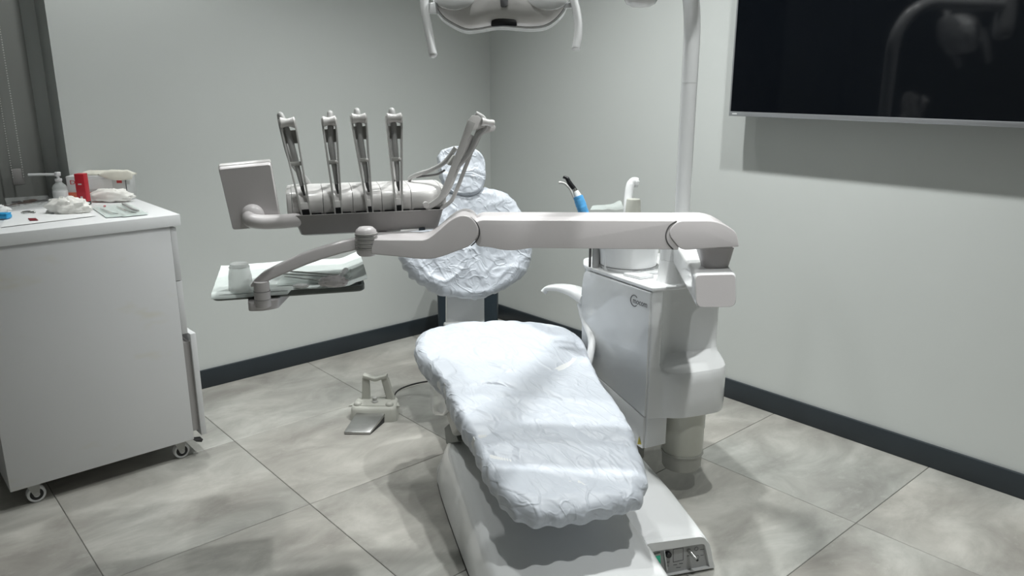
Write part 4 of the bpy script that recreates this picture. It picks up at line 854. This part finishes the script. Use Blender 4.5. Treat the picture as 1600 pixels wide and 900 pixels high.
# whip arms: bottom and top given by pixels on two vertical planes
def whip(bl, br, tl, tr, roll_px=None, hose_side=0.0, a_top=0.03, swing=False, knob=True):
    """bl/br/tl/tr : pixel positions of the two strips; the arm leans back by a_top"""
    a0, a1 = AF+0.014, AF+0.014+a_top
    root = B(); BL, BR = PA(*bl, a0), PA(*br, a0); TL, TR = PA(*tl, a1), PA(*tr, a1)
    ax = (TR-TL).normalized(); upd = ((TL+TR)/2-(BL+BR)/2); ln = upd.length; upd.normalize()
    dp = ax.cross(upd).normalized()
    if dp.dot(U) < 0: dp = -dp
    # foot block
    foot = (BL+BR)/2; hw = (BR-BL).length/2
    g = B(); box_axes(g, foot + upd*0.016 + dp*0.006, ax*(hw*0.96), dp*0.009, upd*0.015); blk = link('whip_foot', g, 'head_plastic', du, bevel=0.003)
    ORG[blk] = ORG[du]
    g = B(); box_axes(g, foot + upd*0.002 - dp*0.0035, ax*(hw*0.85), dp*0.001, upd*0.012); link('foot_slot', g, 'black_plastic', blk)
    for (b_, t_, s) in ((BL, TL, -1), (BR, TR, 1)):
        g = B(); path = [b_ - upd*0.006, b_.lerp(t_, 0.12), b_.lerp(t_, 0.5), b_.lerp(t_, 0.8), t_, t_ + upd*0.008]
        wd = [0.011, 0.0085, 0.0075, 0.0095, 0.014, 0.010]
        th = 0.0023; rg = []
        for p, w_ in zip(path, wd): rg.append([p - ax*th - dp*w_*0.4, p + ax*th - dp*w_*0.4, p + ax*th + dp*w_*1.6, p - ax*th + dp*w_*1.6])
        loft(g, rg); link('strip', g, 'silver_strip', blk, bevel=0.0007)
    # hourglass roller
    tc = (TL+TR)/2; rw = (TR-TL).length/2
    g = B(); lathe(g, tc - ax*rw*0.96, [(0.0, 0), (0.0125, 0.0), (0.0135, 0.002), (0.0105, rw*0.6), (0.0095, rw*0.96), (0.0105, rw*1.3), (0.0135, rw*1.92-0.002), (0.0125, rw*1.92), (0, rw*1.92)], axis=ax, seg=20); link('roller', g, 'head_plastic', blk)
    # web plate below the roller and the cross bar
    g = B(); box_axes(g, tc - upd*0.034 + dp*0.011, ax*rw*0.96, dp*0.0015, upd*0.016); link('web_plate', g, 'grey_plastic', blk)
    mid = foot.lerp(tc, 0.56); mw = (hw*0.44+rw*0.56)
    g = B(); box_axes(g, mid + dp*0.006, ax*mw*0.95, dp*0.005, upd*0.005); link('cross_bar', g, 'grey_plastic', blk, bevel=0.0015)
    if knob:
        g = B(); lathe(g, mid + ax*mw*0.55 - dp*0.001, [(0.004, 0), (0.0042, 0.004), (0.002, 0.006), (0, 0.0065)], axis=-dp, seg=12); link('latch_knob', g, 'head_plastic', blk)
    # hose over the roller
    hs_ = ax*(hose_side)
    hb_ = foot.lerp(tc, 0.30) + ax*hw*0.35 + dp*0.012
    path = catmull([hb_, foot.lerp(tc, 0.48) + ax*0.002 + dp*0.010, foot.lerp(tc, 0.75) + dp*0.008 - ax*0.001, tc - upd*0.020 + dp*0.010 + hs_*0.3, tc + upd*0.006 + dp*0.0175 + hs_*0.6, tc + upd*0.021 + dp*0.024 + hs_*0.9, tc + upd*0.012 + dp*0.038 + hs_, tc - upd*0.02 + dp*0.044 + hs_, tc.lerp(foot, 0.4) + dp*0.05 + hs_*0.6, W(AH+0.14, foot.dot(V)+0.01, zm1+0.004), W(AH+0.16, foot.dot(V)+0.015, zm1-0.03)], 6)
    nn = len(path); rr = [0.0042 + 0.0035*min(1, i/10) for i in range(nn)]
    g = B(); tube(g, path, rr, 12); link('hose', g, 'hose', blk)
    g = B(); tube(g, [hb_ - upd*0.02 + ax*0.0015, hb_ - upd*0.004, hb_ + upd*0.012], [0.0022, 0.0045, 0.0050], 12); link('hose_coupling', g, 'hose_dark', blk)
    return blk
whip((472, 336), (485.5, 336), (437, 192), (461, 191), hose_side=-0.014, knob=False)
whip((524, 333), (534, 333), (503.5, 190), (525, 189), hose_side=0.006)
whip((575, 331), (582, 331), (549, 185.5), (572, 185), hose_side=0.0)
whip((619, 329), (628, 329), (604, 185), (627.5, 184.5), hose_side=-0.002)
# fifth arm swung to the right: strip pair seen from the side
a0 = AF+0.014
g = B(); q = [(664, 324), (672, 326), (686, 318), (696, 303), (738, 212), (757, 199), (759, 193), (748, 180.5), (738, 180), (733, 186), (716, 228), (692, 287), (684, 302), (672, 317)]
pts5 = [PA(x, y, a0) for x, y in q]; ln5 = 1
def strip5(off, dx, mname):
    g = B(); prism(g, [p + off for p in pts5], U*0.004); return link('whip_strip', g, mname, du, bevel=0.0008)
outer = [(664, 324), (671, 326), (686, 317), (694, 305), (734, 213), (757, 199), (759.5, 193), (748, 180.5), (738, 180), (733, 186), (716, 228), (691, 288), (684, 301), (672, 317)]
inner_off = V*0.030 + U*0.014 - ZV*0.010
for off in (Vector((0, 0, 0)), inner_off):
    g = B(); P5 = [(665, 326), (684, 314), (694, 300), (716, 244), (737, 190)]
    wds = [4.5, 4.6, 4.2, 4.0, 5.5]
    c5 = catmull([PA(x, y, a0) for x, y in P5], 5); rg = []
    for i, p in enumerate(c5):
        d = (c5[min(i+1, len(c5)-1)]-c5[max(i-1, 0)]).normalized(); s = d.cross(U).normalized()
        w_ = (0.0080 if off.length == 0 else 0.0050) if i < len(c5)*0.8 else 0.0080+0.004*(i/len(c5)-0.8)*5
        rg.append([p+off - s*w_, p+off + s*w_, p+off + s*w_ + U*0.003, p+off - s*w_ + U*0.003])
    loft(g, rg); s5 = link('whip_strip', g, 'silver_strip', du, bevel=0.0006)
    g = B(); prism(g, [PA(x, y, a0)+off for x, y in ((728, 207), (757, 199), (759, 192.5), (748, 181), (738, 180), (733, 187), (723, 213))], U*0.0032); link('whip_cheek', g, 'head_plastic', du, bevel=0.0008)
g = B(); c = PA(762, 190, a0); c2 = PA(774, 193, a0); lathe(g, PA(752, 190, a0) , [(0.0, 0), (0.010, 0), (0.0105, 0.003), (0.0075, 0.016), (0.009, 0.030), (0.0085, 0.034), (0, 0.035)], axis=(PA(772, 193, a0)+U*0.006-PA(752, 190, a0)), seg=20); link('whip_roller', g, 'head_plastic', du)
g = B(); lathe(g, PA(664.5, 319, a0)-U*0.004, [(0.008, 0), (0.008, 0.012), (0.006, 0.013), (0, 0.013)], axis=-U, seg=20); link('whip_pivot', g, 'head_plastic', du)
g = B(); tube(g, catmull([PA(745, 178, a0)+U*0.016, PA(757, 186, a0)+U*0.014, PA(759, 200, a0)+U*0.012, PA(748, 214, a0)+U*0.014, PA(737, 236, a0)+U*0.016, PA(722, 256, a0)+U*0.016, PA(708, 266, a0)+U*0.018], 6), [0.0075]*24+[0.0065]*20, 12); link('whip_hose', g, 'hose', du)
g = B(); tube(g, catmull([PA(740, 212, a0)+U*0.02, PA(728, 240, a0)+U*0.02, PA(716, 268, a0)+U*0.02, PA(706, 290, a0)+U*0.016, PA(700, 303, a0)+U*0.014, PA(690, 314, a0)+U*0.012], 6), [0.006]*20+[0.005]*20, 12); link('whip_link', g, 'silver_strip', du)
g = B(); tube(g, catmull([PA(716, 232, a0)+U*0.03, PA(700, 256, a0)+U*0.045, PA(682, 270, a0)+U*0.07, PA(664, 278, a0)+U*0.09, PA(655, 284, a0)+U*0.11, PA(651, 290, a0)+U*0.13], 6), 0.0062, 12); link('whip_hose', g, 'hose', du)
g = B(); tube(g, catmull([PA(698, 268, a0)+U*0.03, PA(688, 276, a0)+U*0.05, PA(672, 281, a0)+U*0.08, PA(660, 284, a0)+U*0.10], 6), 0.003, 8); link('whip_hose', g, 'hose_dark', du)
g = B(); prism(g, [PA(700, 258, a0)+U*0.008, PA(710, 243, a0)+U*0.008, PA(724, 246, a0)+U*0.008, PA(716, 262, a0)+U*0.008], U*0.02); link('whip_cross_bar', g, 'grey_plastic', du, bevel=0.002)
g = B(); prism(g, [PA(667, 325, a0)+U*0.003, PA(686, 313, a0)+U*0.003, PA(694, 302, a0)+U*0.003, PA(697, 306, a0)+U*0.003, PA(692, 318, a0)+U*0.003, PA(672, 326, a0)+U*0.003], U*0.025); link('whip_foot', g, 'grey_plastic', du, bevel=0.002)

# screen on its elbow tube
asn = AF - 0.005
scr = [(340, 263), (423.5, 255), (440, 354), (363.5, 361.5)]
s3 = [PA(x, y, asn) for x, y in scr]
def scaled(pts, s, off): c_ = sum(pts, Vector())/len(pts); return [c_ + (p-c_)*s + off for p in pts]
bm = B(); r3 = rounded(s3, 0.006, 3); tiltv = U*0.016 + ZV*0.0035
prism(bm, [p + U*0.012 + ZV*0.004 for p in r3], U*0.012 + ZV*0.0045); scn = link('screen_front_shell', bm, 'head_plastic', du, bevel=0.002)
bm = B(); loft(bm, [scaled(r3, 0.955, Vector((0, 0, 0))), scaled(r3, 0.985, U*0.004 + ZV*0.001), scaled(r3, 0.985, U*0.0115 + ZV*0.0035)]); link('screen_back_shell', bm, 'arm_plastic', du, smooth=35)
bm = B(); prism(bm, [p + U*0.0245 + ZV*0.0086 for p in scaled(r3, 0.92, Vector((0, 0, 0)))], U*0.0006); link('screen_glass', bm, 'tv_screen', du, smooth=None)
bm = B(); tube(bm, catmull([PA(394, 337, asn+0.004), PA(390, 341, asn-0.012), PA(394, 345, asn-0.022), PA(412, 347, asn-0.020), PA(442, 346, asn-0.004), PA(468, 344, asn+0.03)], 6), [0.0185]*6+[0.0175]*30, 18); link('screen_tube', bm, 'arm_plastic', du, smooth=50)
bm = B(); lathe(bm, PA(395, 336, asn+0.002), [(0.027, 0), (0.026, 0.006), (0.021, 0.014), (0.010, 0.020), (0, 0.022)], axis=-U, seg=28); link('screen_boss', bm, 'arm_plastic', du)

# tray arm and tray mount
ups = [(560, 372), (530, 378.5), (500, 387), (470, 397), (445, 408), (425, 418), (408, 427), (396, 438), (391, 446)]
los = [(560, 390.5), (532, 397), (505, 405), (478, 414.5), (455, 424), (436, 432), (420, 439), (405, 446), (393, 449)]
def dl(x): return DA + 0.012 - 0.014*(560-x)/165
rg = []
for (x0, y0_), (x1, y1_) in zip(ups, los):
    p, q = PD(x0, y0_, dl(x0)), PD(x1, y1_, dl(x1)); hv = FH*0.028
    rg.append(rounded([p, q, q+hv*1.0, p+hv*1.0], 0.005, 3))
bm = B(); loft(bm, rg); link('tray_arm', bm, 'arm_plastic', du, smooth=50)
tj = PD(410, 462, DA+0.012); zt0, zt1 = PD(408, 484, DA).z, PD(408, 440, DA).z
bm = B(); lathe(bm, Vector((tj.x, tj.y, 0)), [(0.015, zt0), (0.0185, zt0+0.003), (0.019, zt0+0.022), (0.0195, zt0+0.0225), (0.0195, zt0+0.042), (0.0188, zt0+0.0425), (0.0188, zt1-0.01), (0.018, zt1)], seg=28); link('tray_pivot', bm, 'arm_plastic', du)
for z in (zt0+0.0222, zt0+0.0423):
    bm = B(); lathe(bm, Vector((tj.x, tj.y, z-0.0005)), [(0.0193, 0), (0.0197, 0.0002), (0.0197, 0.0008), (0.0193, 0.001)], seg=28); link('pivot_groove', bm, 'seam', du)
# tray
at = PD(420, 470, DA+0.045).dot(U)
tzl = PA(333, 477, at).z; tzr = PA(571, 456, at).z; tz0 = (tzl+tzr)/2 - 0.006
tb0, tb1 = PA(331, 477, at).dot(V), PA(571, 458, at).dot(V)
bm = B(); br_ = [PD(391, 470, DA+0.03), PD(434, 470, DA+0.03)]
prism(bm, rounded([W(at-0.03, br_[0].dot(V)-0.004, tz0-0.012), W(at-0.035, (br_[0].dot(V)+br_[1].dot(V))/2, tz0-0.012), W(at-0.02, br_[1].dot(V), tz0-0.012), W(at+0.10, br_[1].dot(V)+0.03, tz0-0.012), W(at+0.10, br_[0].dot(V)-0.01, tz0-0.012)], 0.01, 3), ZV*0.0225); link('tray_bracket', bm, 'arm_plastic', du, bevel=0.004)
TDP = 0.285
tr = thing('instrument_tray', W(at+TDP/2, (tb0+tb1)/2, tz0+0.011), 'flat dark grey instrument tray on the curved tray arm', 'tray')
bm = B()
def tr_ring(s, z): return rounded([W(at+s, tb0+s, z), W(at+s, tb1-s, z), W(at+TDP-s, tb1-s, z), W(at+TDP-s, tb0+s, z)], 0.02, 4)
zf = tz0 + 0.011
loft(bm, [tr_ring(0.004, zf), tr_ring(0.0, zf+0.004), tr_ring(0.0, zf+0.016), tr_ring(0.006, zf+0.016), tr_ring(0.010, zf+0.004)]); link('tray_shell', bm, 'green_grey', tr, smooth=35)
zl = zf + 0.0165
# paper liner
def ldrop(i, j):
    e = max(0, 0.06-j)/0.06
    return -0.013*e*e*(1 if i < 0.5 else 0.25) + 0.018*max(0, (i-0.86)/0.14) + 0.004*max(0, (j-0.9)/0.1)
bm = B(); flat_sheet(bm, [W(at-0.006, tb0+0.001, 0), W(at-0.006, tb1+0.006, 0), W(at+TDP+0.01, tb1+0.012, 0), W(at+TDP-0.002, tb0+0.002, 0)], zl+0.0008, 0.0007, 0.0022, n=40, s=3.0, lift=ldrop)
ln_ = single('tray_liner', bm, 'paper_mint', W(at+TDP/2, (tb0+tb1)/2, zl), 'pale mint paper liner draped over the instrument tray', 'liner', smooth=60)
zi = zl + 0.006
cp = PZ(377, 452, zi-0.002)
bm = B(); lathe(bm, cp, [(0.0295, 0.0), (0.0300, 0.002), (0.0275, 0.035), (0.0235, 0.058), (0.0225, 0.062), (0.021, 0.066), (0.0, 0.0665)], seg=32)
cu = thing('plastic_cup', cp, 'translucent white plastic cup upside down on the tray liner', 'cup'); link('cup_wall', bm, 'cup_plastic', cu)
bm = B(); lathe(bm, cp, [(0.0225, 0.0560), (0.0250, 0.0565), (0.0245, 0.0590), (0.0225, 0.0595)], seg=32); link('cup_ring', bm, 'cup_plastic', cu)
tp_ = pouch([PZ(432, 447, zi), PZ(545, 440, zi), PZ(560, 422, zi), PZ(445, 430, zi)], 7.0, 'mint sterilisation pouch lying open on the tray liner', z=zi-0.002)
for k, (p, q, r, lab) in enumerate((((440, 433), (520, 438), 0.0025, 'thin steel probe on the tray, furthest left'), ((450, 429), (540, 436), 0.0028, 'steel tweezer leg on the tray, behind the probe'), ((445, 437), (505, 444), 0.0022, 'short steel probe nearest the tray front'))):
    probe(PZ(*p, zi)+ZV*0.009, PZ(*q, zi)+ZV*0.009, r, lab, group='instruments on the tray')
bm = B(); lump(bm, PZ(522, 447, zi)+ZV*0.012, 0.032, 0.016, 0.013, RT, 0.25, 5, 21.0, floorz=zi-0.001); single('used_wipe', bm, 'arm_plastic', PZ(522, 447, zi), 'crumpled grey wipe at the front of the tray', 'wipe', smooth=50)
bm = B(); tube(bm, [PZ(530, 440, zi)+ZV*0.009, PZ(541, 430, zi)+ZV*0.014], [0.006, 0.0075], 12); single('cotton_roll', bm, 'paper', PZ(535, 435, zi), 'white cotton roll at the right side of the tray', 'cotton roll', bevel=0.002)
bm = B(); lump(bm, PZ(470, 449, zi)+ZV*0.004, 0.018, 0.008, 0.005, RT, 0.2, 5, 31.0, floorz=zi-0.001); single('gauze_piece', bm, 'paper', PZ(470, 449, zi), 'small white gauze piece at the front of the tray', 'gauze', smooth=50)

# ================================================================== OPERATING LAMP
ol = thing('operating_lamp', Vector((pole.x, pole.y, ZT+0.013)), 'white operating lamp on a tall bent pole with two curved handles', 'operating lamp')
rp = 0.0235
kb = PD(1002, -14, 1.78)                    # joint seen at the top edge
zarm = 1.60; hd_ = Vector((kb.x-pole.x, kb.y-pole.y, 0)); hl = hd_.length; hd_.normalize()
zseam = PD(1077, 128.5, 2.42).z
bm = B(); tube(bm, [Vector((pole.x, pole.y, ZT+0.013)), Vector((pole.x, pole.y, zseam-0.0008))], rp, 24); link('lower_pole', bm, 'white_plastic', ol)
RB = 0.19; pts = [Vector((pole.x, pole.y, zseam))]
for k in range(13):
    a = PI/2*k/12; pts.append(Vector((pole.x, pole.y, zarm-RB)) + hd_*(RB*(1-math.cos(a))) + ZV*(RB*math.sin(a)))
pts.append(Vector((kb.x, kb.y, zarm)))
bm = B(); tube(bm, pts, rp*1.02, 24); link('upper_pole', bm, 'white_plastic', ol, smooth=60)
bm = B(); lathe(bm, Vector((pole.x, pole.y, ZT+0.013)), [(0.034, 0), (0.034, 0.12), (0.027, 0.13)], seg=28); link('pole_socket', bm, 'white_plastic', ol)
zk = PD(1002, 12.5, 1.78).z
bm = B(); lathe(bm, Vector((kb.x, kb.y, zk)), [(0.0, 0), (0.018, 0.002), (0.033, 0.010), (0.040, 0.022), (0.040, 0.06), (0.036, zarm-zk+0.03), (0.0, zarm-zk+0.032)], seg=32); link('arm_joint', bm, 'white_plastic', ol)
bm = B(); lathe(bm, Vector((kb.x, kb.y, zk+0.022)), [(0.0395, 0), (0.0406, 0.0006), (0.0406, 0.0016), (0.0395, 0.0022)], seg=32); link('joint_groove', bm, 'seam', ol)
DL = 1.80
lt = PD(783, -45, DL) + FH*0.07
bm = B(); tube(bm, catmull([Vector((kb.x, kb.y, zarm-0.03)), Vector((kb.x, kb.y, zarm-0.03)).lerp(lt + ZV*0.10, 0.5) + ZV*0.03, lt + ZV*0.10, lt + ZV*0.0], 8), 0.017, 16); link('swing_arm', bm, 'white_plastic', ol)
# head: outline swept in depth
lo_ = [(678, 8), (690, 26), (706, 37), (727, 46), (748, 45), (770, 41), (785, 40), (800, 41), (822, 43), (846, 42), (862, 36), (876, 24), (886, 8), (890, -20), (880, -50), (840, -72), (785, -78), (728, -72), (690, -50), (675, -20)]
lc_ = PD(783, -15, DL)
def lr(s, off, dz=0.0, sy=1.0): return [lc_ + RT*((PD(x, y, DL)-lc_).dot(RT)*s) + (PD(x, y, DL)-lc_ - RT*((PD(x, y, DL)-lc_).dot(RT)))*(s*sy) + FH*off + ZV*dz for x, y in lo_]
LO = catmull([PD(x, y, DL) for x, y in lo_], 4, True)
def lring(s, off, dz=0.0):
    return [lc_ + (p-lc_)*s + FH*off + ZV*dz for p in LO]
bm = B(); loft(bm, [lring(0.05, -0.030, 0.004), lring(0.3, -0.029, 0.004), lring(0.55, -0.026, 0.003), lring(0.75, -0.020, 0.002), lring(0.88, -0.010, 0.001), lring(0.955, 0.0), lring(0.97, 0.010)]); link('head_shell', bm, 'head_plastic', ol, smooth=60)
bm = B(); loft(bm, [lring(0.965, 0.0098), lring(1.0, 0.012, -0.002), lring(1.015, 0.045, -0.006), lring(0.9, 0.07), lring(0.5, 0.085)]); link('head_rim', bm, 'white_plastic', ol, smooth=45)
bm = B(); tube(bm, [p + FH*0.0105 + (p-lc_)*-0.030 for p in LO] + [LO[0] + FH*0.0105 + (LO[0]-lc_)*-0.030], 0.0011, 6); link('rim_seam', bm, 'seam', ol)
bm = B(); prism(bm, rounded([PD(767, 41.5, DL-0.014), PD(768, 32, DL-0.014), PD(775, 29, DL-0.014), PD(800, 28.5, DL-0.014), PD(807, 32, DL-0.014), PD(808, 41, DL-0.014), PD(788, 40, DL-0.014)], 0.004, 3), FH*0.03); link('sensor_window', bm, 'black_plastic', ol, bevel=0.001)
bm = B(); prism(bm, rounded([PD(780.5, -10, DL-0.030), PD(794.5, -10, DL-0.030), PD(792.5, 11, DL-0.030), PD(782.5, 11.5, DL-0.030)], 0.004, 3), FH*0.02); link('front_slot', bm, 'logo_grey', ol, bevel=0.001)
for s in (-1, 1):
    cxp = 711 if s < 0 else 856
    el = [(cxp + 34*math.cos(a), -6 + 22*math.sin(a)) for a in [2*PI*k/28 for k in range(28)]]
    e3 = [PD(x, y, DL-0.026) for x, y in el]; ec = sum(e3, Vector())/28
    bm = B(); loft(bm, [[ec + (p-ec)*0.2 - FH*0.006 for p in e3], [ec + (p-ec)*0.7 - FH*0.005 for p in e3], [ec + (p-ec)*0.95 - FH*0.001 for p in e3], [p + FH*0.02 for p in e3]]); link('reflector_cover', bm, 'white_plastic', ol, smooth=60)
hl_ = [(666, -22), (663, 0), (664, 18), (668, 40), (672, 62), (676, 82), (678, 90)]
hr_ = [(894, -25), (897, 0), (901, 18), (904, 38), (903, 58), (900, 74), (899.5, 78)]
for hh in (hl_, hr_):
    bm = B(); p = catmull([PD(x, y, DL-0.01) for x, y in hh], 5); n_ = len(p); tube(bm, p, [0.0100 if i < n_-3 else 0.0100*(n_-i)/3.4 for i in range(n_)], 16, flat=(FH, 1.25)); link('handle', bm, 'white_plastic', ol, smooth=60)
for q in (((664, 5), (664, 20), (684, 22), (682, 3)), ((881, 5), (881, 13), (897, 12), (897, 2))):
    bm = B(); prism(bm, [PD(x, y, DL-0.006) for x, y in q], FH*0.014); link('handle_bracket', bm, 'white_plastic', ol, bevel=0.002)
